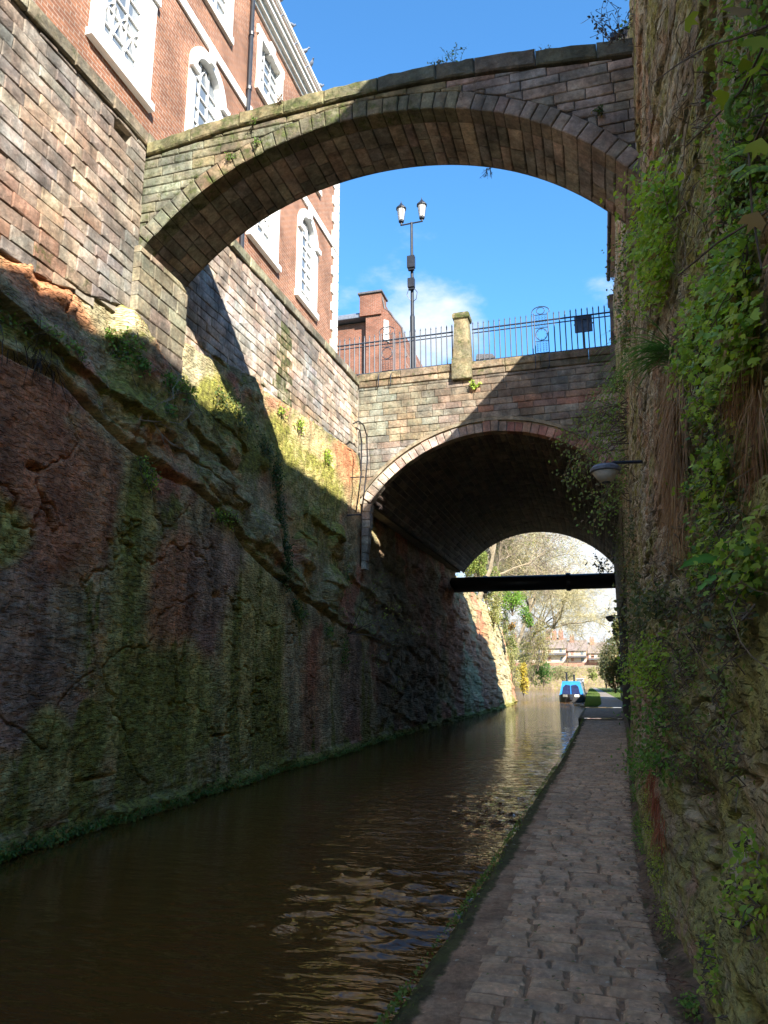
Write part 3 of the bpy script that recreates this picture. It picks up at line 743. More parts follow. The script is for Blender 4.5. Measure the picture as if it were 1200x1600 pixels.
# ------------------------------------------------------------------ footbridge
def circ3(p, q, r):
    (x1, y1), (x2, y2), (x3, y3) = p, q, r
    d = 2 * (x1 * (y2 - y3) + x2 * (y3 - y1) + x3 * (y1 - y2))
    ux = ((x1 ** 2 + y1 ** 2) * (y2 - y3) + (x2 ** 2 + y2 ** 2) * (y3 - y1) + (x3 ** 2 + y3 ** 2) * (y1 - y2)) / d
    uy = ((x1 ** 2 + y1 ** 2) * (x3 - x2) + (x2 ** 2 + y2 ** 2) * (x1 - x3) + (x3 ** 2 + y3 ** 2) * (x2 - x1)) / d
    return ux, uy, math.hypot(x1 - ux, y1 - uy)
def footbridge():
    rng = random.Random(5)
    Y0, Y1 = 9.2, 10.5
    XA = [-7.2, -6.66, -6.08, -5.54, -4.72, -3.81, -3.34, -2.63, -1.96, -1.24, -.51, .17, .63, .87, 1.3]
    ZA = [7.65, 8.24, 8.79, 9.16, 9.52, 9.77, 9.83, 9.83, 9.74, 9.53, 9.19, 8.74, 8.30, 8.0, 7.3]
    cf = np.polyfit(XA[1:-1], ZA[1:-1], 4)
    zin = lambda x: float(np.polyval(cf, x)) if -6.75 < x < .95 else float(itp(x, XA, ZA))
    # arc length table
    xs = np.linspace(-6.72, 1.0, 400); zs = np.array([zin(x) for x in xs]); sl = np.concatenate([[0], np.cumsum(np.hypot(np.diff(xs), np.diff(zs)))])
    def P(s): return float(np.interp(s, sl, xs)), float(np.interp(s, sl, zs))
    def T(s):
        a = P(max(s - .05, 0)); b = P(min(s + .05, sl[-1])); l = math.hypot(b[0] - a[0], b[1] - a[1]); return (b[0] - a[0]) / l, (b[1] - a[1]) / l
    def off(s, h):
        x, z = P(s); t = T(s); return x - t[1] * h, z + t[0] * h
    FB = thing('stone_footbridge', 'narrow single-arched sandstone footbridge high across the cutting, nearer of the two bridges', 'bridge', (-3, 9.85, 8.2))
    ring = .27
    exx = np.array([off(s, ring)[0] for s in np.linspace(0, sl[-1], 200)]); exz = np.array([off(s, ring)[1] for s in np.linspace(0, sl[-1], 200)])
    zex = lambda x: float(np.interp(x, exx, exz))
    ptop = lambda x: float(itp(x, [-7, -6.4, -5.3, -4.2, -3.1, -2.1, -1.2, -.3, .9, 1.3], [10.14, 10.2, 10.33, 10.39, 10.42, 10.42, 10.36, 10.26, 10.12, 10.06]))
    pbot = lambda x: max(ptop(x) - .23, 0)
    pal = [(.25, .225, .155), (.23, .205, .15), (.27, .24, .18), (.235, .17, .14), (.20, .18, .14)]
    palr = [(.31, .25, .21), (.36, .26, .22), (.28, .24, .19), (.38, .31, .26)]
    s = 0; B = []; S = []
    while s < sl[-1] - .05:
        l = min(rng.uniform(.15, .25), sl[-1] - s)
        if sl[-1] - s - l < .08: l = sl[-1] - s
        x = P(s + l / 2)[0]
        g = .006
        ph = ring * rng.uniform(.93, 1.06)
        a = off(s + g, 0); b_ = off(s + l - g, 0); c = off(s + l - g, ph); d = off(s + g, ph)
        # face stone of the ring
        dy = rng.uniform(-.012, .012)
        bz = block([a, b_, c, d], lambda u, v, w, dy=dy: (u, Y0 + dy - w, v), 0, .30, .013, .004, .004, rng)
        Vv = [list(v) for v in bz[0]]
        n = 4; bz[1].append((3, 2, 1, 0))
        col = pick(rng, pal if x < -1.5 else palr)
        col = weather(col, x, 9, (.20, .20, .115) if x < -1.5 else (.28, .24, .19), .5)
        B.append((Vv, bz[1], col + [.42 if x < -2 else .22]))
        # soffit stones
        yy = Y0 + .31; first = True
        while yy < Y1 - .02:
            ll = min(rng.uniform(.28, .55), Y1 - yy)
            if Y1 - yy - ll < .1: ll = Y1 - yy
            def f(u, v, w, s0=s): q = off(u, -w); return (q[0], v, q[1])
            V, F = block([(s + g, yy + g), (s + l - g, yy + g), (s + l - g, yy + ll - g), (s + g, yy + ll - g)], f, rng.uniform(-.012, .008), .13, .012, .003, .004, rng)
            cc = pick(rng, [(.31, .29, .27), (.36, .32, .29), (.26, .25, .24), (.42, .35, .30)], .2)
            S.append((V, F, cc + [.12]))
            yy += ll
        s += l
    for b_ in B: mk('voussoir', b_[0], b_[1], M['stone'], FB, col=b_[2])
    emit(S, 'soffit_stone', FB, M['soffit'])
    # spandrel courses
    B = []
    lo = lambda u: zex(u) + .008; hi = lambda u: pbot(u) - .012
    for (a, b, c, d) in courses(-6.76, 1.25, 7.4, 10.3, .165, .5, rng, .12):
        um = (a + b) / 2
        p = clipblock(a, b, c, d, lo, hi, 6)
        if not p: continue
        V, F = block(p, lambda u, v, w: (u, Y0 + .012 - w, v), rng.uniform(-.008, .008), .10, .012, .004, .003, rng)
        cc = weather(pick(rng, pal if um < -1.5 else palr), um, c, (.20, .20, .115) if um < -1.5 else (.28, .24, .19), .5)
        B.append((V, F, cc + [.40 if um < -2 else .22]))
    emit(B, 'stone', FB, M['stone'])
    # thin string under the coping, coping slabs
    x = -6.70
    while x < 1.3:
        l = rng.uniform(.55, .95); x1 = min(x + l, 1.35)
        lift = rng.uniform(-.02, .02) + (.03 if x > -3.1 else 0); n = 5
        bot = [(x + .004 + (x1 - x - .008) * i / n, pbot(x + (x1 - x) * i / n)) for i in range(n + 1)]
        tp = [(u, ptop(u) + lift + rng.uniform(-.018, .012)) for u, _ in bot][::-1]
        V, F = block(bot + tp, lambda u, v, w: (u, Y0 - .05 - w, v), 0, .36, .02, .004, .006, rng)
        nn = len(bot) * 2; F.append(tuple(range(nn - 1, -1, -1)))
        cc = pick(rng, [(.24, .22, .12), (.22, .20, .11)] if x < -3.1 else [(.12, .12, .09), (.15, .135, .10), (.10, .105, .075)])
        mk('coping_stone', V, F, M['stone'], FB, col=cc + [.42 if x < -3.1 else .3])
        x = x1
    core = MB()
    n = 60
    for i in range(n):
        a = -6.7 + 8.05 * i / n; b = -6.7 + 8.05 * (i + 1) / n
        core.prism([(a, zex(a) - .13), (b, zex(b) - .13), (b, pbot(b) + .02), (a, pbot(a) + .02)], lambda u, v, w: (u, w, v), Y0 + .04, Y1 - .03)
    core.build('mortar_core', M['dark_joint'], FB)
    far = MB()
    for i in range(n):
        a = -6.7 + 8.05 * i / n; b = -6.7 + 8.05 * (i + 1) / n
        far.prism([(a, zin(a) + .01), (b, zin(b) + .01), (b, ptop(b)), (a, ptop(a))], lambda u, v, w: (u, w, v), Y1 - .025, Y1 + .02)
    far.K = [(.22, .19, .14, .2)] * len(far.V)
    far.build('back_face', M['stone'], FB)
    back = MB()
    for i in range(n):
        a = -6.7 + 8.05 * i / n; b = -6.7 + 8.05 * (i + 1) / n
        back.prism([(a, pbot(a)), (b, pbot(b)), (b, ptop(b)), (a, ptop(a))], lambda u, v, w: (u, w, v), Y1 - .28, Y1 + .06, (.2, .18, .12, .3))
    back.build('back_parapet', M['stone'], FB)
footbridge()

# ------------------------------------------------------------------ road bridge with its vault
RC = (-2.73, 4.10, 4.55); RY0, RY1 = 21.0, 37.0
def zvault(x): 
    d = RC[2] ** 2 - (x - RC[0]) ** 2
    return RC[1] + math.sqrt(max(d, 0))
def roadbridge():
    rng = random.Random(21)
    RB = thing('stone_road_bridge', 'wide road bridge of coursed sandstone with deep dark barrel vault over canal and towpath', 'bridge', (-2.7, 21, 5))
    pal = [(.34, .28, .21), (.30, .26, .20), (.31, .215, .17), (.33, .25, .19), (.37, .31, .25), (.25, .22, .18), (.40, .33, .27)]
    red = [(.42, .18, .11), (.38, .22, .16), (.33, .17, .12)]
    dk = [(.16, .13, .11), (.20, .16, .13), (.14, .12, .10)]
    ring = .30
    a0 = math.acos((-6.45 - RC[0]) / RC[2]); a1 = math.acos((1.0 - RC[0]) / RC[2])
    n = 38; B = []
    for i in range(n):
        t0 = a0 + (a1 - a0) * i / n; t1 = a0 + (a1 - a0) * (i + 1) / n; e = .0016
        t0 -= e; t1 += e; r1 = ring * rng.uniform(.92, 1.08)
        pt = lambda r, t: (RC[0] + r * math.cos(t), RC[1] + r * math.sin(t))
        mid = abs((t0 + t1) / 2 - math.pi / 2) < .035
        if mid: r1 = .42
        poly = [pt(RC[2], t0), pt(RC[2], t1), pt(RC[2] + r1, t1), pt(RC[2] + r1, t0)]
        V, F = block(poly, lambda u, v, w: (u, RY0 - w, v), .03 if mid else rng.uniform(-.01, .02), .3, .014, .004, .004, rng); F.append((3, 2, 1, 0))
        col = pick(rng, [(.50, .46, .38), (.40, .30, .24), (.46, .40, .33)]) if i < n * .45 else pick(rng, [(.33, .17, .13), (.40, .24, .18), (.36, .28, .22)])
        B.append((V, F, col + [.08]))
    for k in range(20):          # the left jamb below the springing
        z0 = 6.70 - .25 * k - .25
        V, F = block([(-6.72, z0 + .005), (-6.42 - .022 * k + rng.uniform(-.03, .02), z0 + .005), (-6.42 - .022 * k + rng.uniform(-.02, .02), z0 + .245), (-6.72, z0 + .245)], lambda u, v, w: (u, RY0 - w, v), 0, .3, .014, .004, .004, rng)
        if z0 > 4.6: B.append((V, F, pick(rng, [(.55, .5, .4), (.45, .38, .3)]) + [.1]))
    for b in B: mk('voussoir', b[0], b[1], M['stone'], RB, col=b[2])
    # hood strip above the ring
    hb = MB()
    for i in range(60):
        t0 = a0 + (a1 - a0) * i / 60; t1 = a0 + (a1 - a0) * (i + 1) / 60; r = RC[2] + .335
        hb.prism([(RC[0] + r * math.cos(t0), RC[1] + r * math.sin(t0)), (RC[0] + r * math.cos(t1), RC[1] + r * math.sin(t1)), (RC[0] + (r + .1) * math.cos(t1), RC[1] + (r + .1) * math.sin(t1)), (RC[0] + (r + .1) * math.cos(t0), RC[1] + (r + .1) * math.sin(t0))],
                 lambda u, v, w: (u, w, v), RY0 - .05, RY0 + .1, (.30, .26, .18, .3))
    hb.build('hood_mould', M['stone'], RB)
    def lo(u):
        r = RC[2] + .44; d = r * r - (u - RC[0]) ** 2
        return RC[1] + math.sqrt(d) if d > 0 else 4.0
    B = []
    for (a, b, c, d) in courses(-6.84, 1.25, 6.0, 10.45, .215, .52, rng, .1):
        p = clipblock(a, b, c, d, lo if (a > -6.73) else (lambda u: max(lo(u), 4)), None, 5)
        if not p: continue
        um, vm = (a + b) / 2, (c + d) / 2
        col = pick(rng, pal)
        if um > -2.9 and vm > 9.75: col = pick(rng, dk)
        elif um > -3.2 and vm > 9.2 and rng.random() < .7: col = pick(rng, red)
        elif um < -4.3 and vm > 8.6: col = pick(rng, [(.28, .26, .18), (.30, .275, .20), (.24, .225, .16)])
        col = weather(col, um, vm, (.28, .25, .19), .6, .95)
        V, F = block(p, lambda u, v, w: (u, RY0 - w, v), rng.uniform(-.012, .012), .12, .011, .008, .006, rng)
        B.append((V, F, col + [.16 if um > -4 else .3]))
    emit(B, 'stone', RB, M['stone'])
    x = -6.84
    while x < 1.2:
        l = min(rng.uniform(.9, 1.4), 1.25 - x)
        if x < -3.85 < x + l: pass
        for (c, d, pr) in ((10.46, 10.66, .03), (10.665, 10.9, .07)):
            V, F = block([(x + .004, c), (x + l - .004, c), (x + l - .004, d), (x + .004, d)], lambda u, v, w: (u, RY0 - pr - w, v), 0, .55, .02, .004, .005, rng)
            F.append((3, 2, 1, 0))
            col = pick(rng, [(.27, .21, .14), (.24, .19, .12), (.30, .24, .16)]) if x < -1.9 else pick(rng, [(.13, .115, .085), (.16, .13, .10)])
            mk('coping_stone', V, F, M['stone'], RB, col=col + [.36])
        x += l
    core = MB(); n = 48
    for i in range(n):
        a = -6.9 + 8.3 * i / n; b = -6.9 + 8.3 * (i + 1) / n
        za = zvault(a) + .03 if -6.45 < a < 1 else 4.2; zb = zvault(b) + .03 if -6.45 < b < 1 else 4.2
        if a < -6.45 < b or a < 1.0 < b: za = zb = max(za, zb) if a < -6 else min(max(za, 4.2), max(zb, 4.2)) 
        za = max(za, 6.72) if a < -6.4 else za; zb = max(zb, 6.72) if a < -6.4 else zb
        core.prism([(a, za), (b, zb), (b, 10.6), (a, 10.6)], lambda u, v, w: (u, w, v), RY0 + .035, RY1)
    core.build('bridge_core', M['mortar'], RB)
    # jambs of the vault behind the ring, both sides
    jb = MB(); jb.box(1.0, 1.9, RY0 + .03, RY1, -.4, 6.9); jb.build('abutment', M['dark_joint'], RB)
    # vault lining, coursed lengthwise
    B = []; nt_ = 44
    for i in range(nt_):
        t0 = a0 + (a1 - a0) * i / nt_; t1 = a0 + (a1 - a0) * (i + 1) / nt_
        y = RY0 + .31 
        while y < RY1:
            l = min(rng.uniform(.5, 1.0) * (1 if y < 27 else 1.6), RY1 - y)
            f = lambda u, v, w: (RC[0] + (RC[2] - w) * math.cos(u), v, RC[1] + (RC[2] - w) * math.sin(u))
            V, F = block([(t0 - .0015, y + .006), (t1 + .0015, y + .006), (t1 + .0015, y + l - .006), (t0 - .0015, y + l - .006)], f, rng.uniform(-.015, .012), .06, .014, .003, .004, rng)
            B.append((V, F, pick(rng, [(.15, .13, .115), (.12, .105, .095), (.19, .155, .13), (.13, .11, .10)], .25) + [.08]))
            y += l
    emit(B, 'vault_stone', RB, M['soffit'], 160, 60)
    fr = MB()
    for i in range(40):
        t0 = a0 + (a1 - a0) * i / 40; t1 = a0 + (a1 - a0) * (i + 1) / 40
        fr.prism([(RC[0] + 4.55 * math.cos(t0), RC[1] + 4.55 * math.sin(t0)), (RC[0] + 4.55 * math.cos(t1), RC[1] + 4.55 * math.sin(t1)), (RC[0] + 4.55 * math.cos(t1) * 1.08, 10.7), (RC[0] + 4.55 * math.cos(t0) * 1.08, 10.7)],
                 lambda u, v, w: (u, w, v), RY1 + .01, RY1 + .3, (.25, .2, .16, .2))
    fr.build('far_face', M['stone'], RB)
    rd = MB(); rd.box(-30, 30, RY0 + .6, RY1, 10.62, 10.72); o = rd.build('road', plain('asphalt', (.05, .05, .052), .9), kind='structure')
    # parapet pillars
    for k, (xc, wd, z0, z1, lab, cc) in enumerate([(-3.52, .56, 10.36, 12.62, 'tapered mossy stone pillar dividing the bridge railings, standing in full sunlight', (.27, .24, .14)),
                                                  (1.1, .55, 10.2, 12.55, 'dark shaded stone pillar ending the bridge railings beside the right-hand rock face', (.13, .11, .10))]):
        pt = thing('parapet_pillar', lab, 'pillar', (xc, RY0 - .05, z0))
        al = .38 if k == 0 else .15
        def fr_(z, w): return [(xc - w / 2, RY0 - .12, z), (xc + w / 2, RY0 - .12, z), (xc + w / 2, RY0 - .12 + w, z), (xc - w / 2, RY0 - .12 + w, z)]
        def loft(lv):
            V = []; F = []
            for z, w in lv: V += [(xc + sx * w / 2, RY0 + .14 + sy * w / 2, z) for sx, sy in ((-1, -1), (1, -1), (1, 1), (-1, 1))]
            for q in range(len(lv) - 1): F += [(4 * q + i, 4 * q + (i + 1) % 4, 4 * q + 4 + (i + 1) % 4, 4 * q + 4 + i) for i in range(4)]
            F += [(3, 2, 1, 0), tuple(len(V) - 4 + i for i in range(4))]; return V, F
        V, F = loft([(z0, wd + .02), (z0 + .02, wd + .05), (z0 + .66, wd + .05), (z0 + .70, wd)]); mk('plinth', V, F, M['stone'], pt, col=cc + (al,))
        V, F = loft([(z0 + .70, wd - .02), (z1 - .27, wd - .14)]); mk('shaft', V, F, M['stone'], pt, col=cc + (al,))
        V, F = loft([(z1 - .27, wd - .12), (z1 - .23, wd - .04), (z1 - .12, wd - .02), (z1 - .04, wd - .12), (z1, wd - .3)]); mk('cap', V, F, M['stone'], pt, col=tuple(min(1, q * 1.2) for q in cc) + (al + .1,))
roadbridge()

# ------------------------------------------------------------------ railings
def railing(x0, x1, lab, orn, signed=False):
    Yr = RY0 + .18; zb = 10.9
    rl = thing('iron_railing', lab, 'railing', (x0, Yr, zb), 'railings on the road bridge')
    for z, r in ((zb + .10, .026), (zb + 1.17, .025), (zb + 1.05, .018)):
        mb = MB(); mb.tube([(x0, Yr, z), (x1, Yr, z)], r, 6); mb.build('rail', M['railing'], rl)
    bar0 = None; n = int((x1 - x0) / .165)
    for i in range(n + 1):
        x = x0 + .03 + (x1 - x0 - .06) * i / n
        if abs(x - orn) < .22: continue
        if bar0 is None:
            mb = MB(); mb.tube([(x, Yr, zb), (x, Yr, zb + 1.34), (x, Yr, zb + 1.36), (x, Yr, zb + 1.43)], [.019, .019, .023, .004], 6)
            bar0 = mb.build('bar', M['railing'], rl); bx = x
        else:
            c = bar0.copy(); C.objects.link(c); c.location = (x - bx, 0, 0)
    # ornamental panel: frame, springs, wheel and arched head
    xc = orn; w = .20
    fr = MB()
    for sx in (-1, 1): fr.tube([(xc + sx * w, Yr - .03, zb - .0), (xc + sx * w, Yr - .03, zb + 1.42)], .017, 6)
    for z in (.12, .5, .93, 1.36): fr.tube([(xc - w, Yr - .03, zb + z), (xc + w, Yr - .03, zb + z)], .011, 6)
    p = fr.build('panel_frame', M['railing'], rl)
    hd = MB()
    hd.tube([(xc + .26 * math.cos(a), Yr - .03, zb + 1.46 + .17 * math.sin(a)) for a in np.linspace(-.3, math.pi + .3, 14)], .014, 6)
    hd.tube([(xc + .12 * math.cos(a), Yr - .03, zb + 1.49 + .11 * math.sin(a)) for a in np.linspace(0, 2 * math.pi, 14)], .011, 6)
    hd.build('arched_head', M['railing'], rl)
    wh = MB(); wh.tube([(xc + .17 * math.cos(a), Yr - .03, zb + .715 + .19 * math.sin(a)) for a in np.linspace(0, 2 * math.pi, 20)], .013, 6)
    for k in range(8):
        a = k * math.pi / 4; wh.tube([(xc + .12 * math.cos(a), Yr - .03, zb + .715 + .13 * math.sin(a)), (xc + .18 * math.cos(a), Yr - .03, zb + .715 + .2 * math.sin(a))], .008, 5)
    wh.build('wheel_ornament', M['railing'], rl)
    for zc, h in ((.15, .33), (.96, .38)):
        for sx in (-.13, -.045, .045, .13):
            mb = MB(); mb.tube([(xc + sx + .028 * math.cos(k * 1.25), Yr - .03 + .02 * math.sin(k * 1.25), zb + zc + h * k / 26) for k in range(27)], .006, 4); mb.build('spiral', M['railing'], rl)
    for sx in (-1, 1):
        mb = MB(); X = xc + sx * w
        mb.tube([(X, Yr - .03, zb + .1), (X, Yr - .2, zb + .0), (X, Yr - .32, zb - .18), (X, Yr - .33, zb - .42), (X - .03, Yr - .25, zb - .5), (X - .06, Yr - .18, zb - .44)], .014, 6); mb.build('stay', M['railing'], rl)
    return rl
railing(-8.6, -3.82, 'left length of spiked iron railings on the road bridge, left of the mossy pillar', -5.95)
railing(-3.22, .92, 'right length of spiked iron railings on the road bridge, right of the mossy pillar', -1.12)
sg = thing('street_sign', 'blue-grey square sign panel seen through the right-hand railings', 'sign', (.1, RY0 + .3, 11.0))
mb = MB(); mb.box(-.15, .36, RY0 + .26, RY0 + .29, 11.58, 12.12, .008); mb.build('panel', plain('blue_grey_sign_back', (.045, .075, .13), .5), sg)
mb = MB(); mb.box(-.17, .39, RY0 + .293, RY0 + .31, 11.84, 11.88); mb.build('batten', M['iron'], sg)
mb = MB(); mb.tube([(.11, RY0 + .33, 10.8), (.11, RY0 + .33, 12.1)], .02, 8); mb.build('post', M['railing'], sg)

# ------------------------------------------------------------------ street lamp with two lanterns
def streetlamp():
    Y = 22.4; p = at(645, 560, 1, Y); x = p[0]; zt = at(645, 349, 1, Y)[2]
    lp = thing('street_lamp', 'tall black lamp post with two glass lanterns rising behind the bridge railings', 'street lamp', (x, Y, 10.72))
    mb = MB(); mb.lathe(x, Y, [(.13, 10.72), (.13, 11.1), (.085, 11.2), (.085, 13.4), (.06, 13.5), (.052, 15.6), (.045, zt - .02), (.045, zt + .04), (.02, zt + .06)], 12); mb.build('post', M['iron'], lp, smooth=False)
    mb = MB(); mb.tube([(x - .40, Y, zt), (x + .40, Y, zt + .02)], .026, 8); mb.build('crossarm', M['iron'], lp)
    for (za, zb, w) in ((15.15, 15.62, .13), (14.42, 14.78, .115)):
        mb = MB(); mb.box(x - w, x + w, Y - .2, Y - .04, za, zb, .02); mb.box(x - w * .8, x + w * .8, Y - .16, Y - .06, za - .07, za - .003, .01); mb.build('control_box', M['iron'], lp)
    mb = MB(); mb.tube([(x + .1, Y - .1, 14.4), (x + .2, Y - .1, 14.25), (x + .16, Y - .1, 14.0), (x + .05, Y - .05, 13.95)], .012, 5); mb.tube([(x - .1, Y - .1, 14.4), (x - .16, Y - .1, 14.2), (x - .05, Y - .05, 14.0)], .01, 5); mb.build('cable', M['iron'], lp)
    gl, t, b, o = newmat('lantern_glass'); b.inputs['Base Color'].default_value = (.75, .72, .66, 1); b.inputs['Roughness'].default_value = .25; b.inputs['Transmission Weight'].default_value = .45
    for sx in (-1, 1):
        cx = x + sx * .37; z = zt + .02
        mb = MB(); mb.lathe(cx, Y, [(.03, z), (.03, z + .08), (.09, z + .1), (.1, z + .15), (.07, z + .17)], 10); ln = mb.build('lantern_base', M['iron'], lp)
        mb = MB(); mb.lathe(cx, Y, [(.085, z + .172), (.145, z + .60)], 10); mb.build('lantern_glass', gl, lp)
        mb = MB(); mb.lathe(cx, Y, [(.18, z + .602), (.185, z + .64), (.14, z + .70), (.06, z + .78), (.045, z + .82), (.015, z + .86), (.01, z + .93)], 10); mb.build('lantern_roof', M['iron'], lp)
        mb = MB()
        for k in range(4):
            a = k * math.pi / 2 + .6; mb.tube([(cx + .1 * math.cos(a), Y + .1 * math.sin(a), z + .16), (cx + .157 * math.cos(a), Y + .157 * math.sin(a), z + .62)], .007, 4)
        mb.build('lantern_cage', M['iron'], lp)
streetlamp()

# ------------------------------------------------------------------ brick hall on the left
def hall():
    XF = -7.12
    H = thing('brick_hall', 'tall orange brick georgian hall with white window surrounds above the left wall', 'building', (-10, 12, 10.3))
    Ys, Ye = 1.0, 19.5; z0, z1 = 10.3, 18.62
    def f(u, v, w): return (XF + w, u, v)
    # openings: (ya, yb, za, zb, kind)
    op = []
    for ya, k in ((8.05, 'bay'), (10.86, 'arch'), (13.6, 'bay'), (16.42, 'arch'), (5.4, 'arch'), (2.6, 'bay')):
        op.append((ya, ya + (1.62 if k == 'bay' else 1.45), 11.42, 14.02, k))
        op.append((ya + .1, ya + 1.55, 15.35, 17.05, 'sash'))
    # brick wall cut round the openings
    mb = MB()
    ucut = sorted(set([Ys, Ye] + [o_[0] for o_ in op] + [o_[1] for o_ in op]))
    for a, b in zip(ucut[:-1], ucut[1:]):
        um = (a + b) / 2; zz = z0; hs = sorted([(o_[2], o_[3]) for o_ in op if o_[0] < um < o_[1]])
        for (c, d) in hs: mb.box(XF - .35, XF, a, b, zz, c); zz = d
        mb.box(XF - .35, XF, a, b, zz, z1)
    mb.box(XF - 9, XF - .36, Ys, Ye, z0, z1); 
    mb.build('wall', M['brick'], H)
    e = MB(); e.box(XF - 9, XF + .0, Ye + .003, Ye + .1, z0, z1); e.build('end_wall', M['brickx'], H)
    mb = MB(); mb.box(XF + .003, XF + .05, Ys, Ye + .05, 14.33, 14.58, .01); mb.build('string_course', M['whitestone'], H)
    mb = MB(); 
    for (a, b, pr) in ((17.42, 17.52, .06), (17.522, 17.66, .15), (17.662, 17.80, .26), (17.802, 17.86, .32)): mb.box(XF + .002, XF + pr, Ys, Ye + .1 + pr, a, b)
    mb.build('cornice', M['whitestone'], H)
    mb = MB(); mb.box(XF - .3, XF + .07, Ys, Ye + .15, z1, z1 + .14, .01); mb.box(XF + .07, XF + .10, Ys, Ye + .2, z1 + .05, z1 + .13); mb.build('parapet_coping', M['whitestone'], H)
    q = z0 + .42; k = 0
    while q < 17.3:
        mb = MB(); l = .42 if k % 2 else .26; mb.box(XF - .02, XF + .035, Ye - l, Ye + .14, q + .006, q + .294, .012); mb.build('quoin', M['whitestone'], H); q += .3; k += 1
    mb = MB(); mb.box(XF + .003, XF + .12, Ys, Ye + .2, z0 + .1, z0 + .4, .015); mb.build('plinth', M['whitestone'], H)
    mb = MB(); mb.tube([(XF + .09, 13.22, 10.4), (XF + .09, 13.22, 17.4)], .05, 10)
    for z in (11.5, 13, 14.8, 16.3): mb.lathe(XF + .09, 13.22, [(.066, z), (.066, z + .09)], 10)
    mb.build('downpipe', M['iron'], H)
    def arc(yc, zc, r, a0, a1, n=16, rz=None):
        rz = rz or r
        return [(yc + r * math.cos(a), zc + rz * math.sin(a)) for a in np.linspace(a0, a1, n)]
    for (ya, yb, za, zb, k) in op:
        yc = (ya + yb) / 2; hw = (yb - ya) / 2
        fr = MB()
        if k == 'sash':
            wd = .17
            fr.prism([(ya - .03, za - .06), (yb + .03, za - .06), (yb + .03, za + .12), (ya - .03, za + .12)], f, -.1, .08)
            for a, b in ((ya, ya + wd), (yb - wd, yb)): fr.prism([(a, za + .121), (b, za + .121), (b, zb - .2), (a, zb - .2)], f, -.1, .05)
            fr.prism([(ya - .06, zb - .199), (yb + .06, zb - .199), (yb + .06, zb + .04), (ya - .06, zb + .04)], f, -.1, .052)
            fr.prism([(yc - .1, zb - .24), (yc + .1, zb - .24), (yc + .14, zb + .12), (yc - .14, zb + .12)], f, -.1, .09)
            W = fr.build('window', M['whitestone'], H)
            ga, gb, gc, gd = ya + wd, yb - wd, za + .12, zb - .2; arch = False
        elif k == 'bay':
            wd = .30
            fr.prism([(ya - .05, za - .12), (yb + .05, za - .12), (yb + .05, za + .02), (ya - .05, za + .02)], f, -.1, .12)
            fr.prism([(ya, za + .021), (yb, za + .021), (yb, za + .30), (ya, za + .30)], f, -.1, .05)
            for a, b in ((ya, ya + wd), (yb - wd, yb)): fr.prism([(a, za + .301), (b, za + .301), (b, zb + .1), (a, zb + .1)], f, -.1, .05)
            for a, b in ((ya - .04, ya + wd + .02), (yb - wd - .02, yb + .04)): fr.prism([(a, zb - .5), (b, zb - .5), (b, zb - .36), (a, zb - .36)], f, .051, .10)
            fr.prism([(ya, zb + .101), (yb, zb + .101), (yb, zb + .30), (ya, zb + .30)], f, -.1, .07)
            W = fr.build('window', M['white'], H)
            ga, gb, gc, gd = ya + wd, yb - wd, za + .30, zb + .1; arch = False
        else:
            wd = .22; zs = zb - hw + .18
            fr.prism([(ya - .05, za - .12), (yb + .05, za - .12), (yb + .05, za + .06), (ya - .05, za + .06)], f, -.1, .10)
            for a, b in ((ya, ya + wd), (yb - wd, yb)): fr.prism([(a, za + .061), (b, za + .061), (b, zs), (a, zs)], f, -.1, .05)
            for a, b in ((ya - .05, ya + wd + .03), (yb - wd - .03, yb + .05)): fr.prism([(a, zs - .16), (b, zs - .16), (b, zs - .02), (a, zs - .02)], f, .051, .13)
            o_ = arc(yc, zs, hw, 0, math.pi); i_ = arc(yc, zs, hw - wd, 0, math.pi)
            for q_ in range(len(o_) - 1): fr.prism([i_[q_], o_[q_], o_[q_ + 1], i_[q_ + 1]], f, -.1, .06)
            fr.prism([(yc - .07, zs + hw - wd), (yc + .07, zs + hw - wd), (yc + .11, zs + hw + .1), (yc - .11, zs + hw + .1)], f, .061, .12)
            # brick spandrels between the round head and the square hole
            W = fr.build('window', M['white'], H)
            bs = MB()
            for q_ in range(len(o_) - 1):
                p0, p1 = o_[q_], o_[q_ + 1]
                if zb + .0 - min(p0[1], p1[1]) > .005: bs.prism([p0, (p0[0], max(zb, p0[1]) + .001), (p1[0], max(zb, p1[1]) + .001), p1], f, -.1, -.004)
            bs.build('arch_infill', M['brick'], H)
            ga, gb, gc, gd = ya + wd, yb - wd, za + .06, zs; arch = True
        gl = MB(); poly = [(ga, gc), (gb, gc), (gb, gd)] + (arc(yc, gd, (gb - ga) / 2, 0, math.pi, 14)[1:-1] if arch else []) + [(ga, gd)]
        gl.prism(poly, f, -.12, -.10); gl.build('pane', M['glass'], W)
        br = MB(); r = .014; w_ = -.07
        nb = 3
        rad = (gb - ga) / 2
        for i in range(1, nb):
            u = ga + (gb - ga) * i / nb
            top = gd + (math.sqrt(max(rad ** 2 - (u - yc) ** 2, 0)) if arch else 0)
            br.prism([(u - r, gc), (u + r, gc), (u + r, top), (u - r, top)], f, w_ - .03, w_)
        nh = 6 if k != 'sash' else 4
        for i in range(1, nh + 1):
            v = gc + (gd - gc) * i / (nh if arch else nh + 1)
            br.prism([(ga, v - r), (gb, v - r), (gb, v + r), (ga, v + r)], f, w_ - .03, w_ + .003)
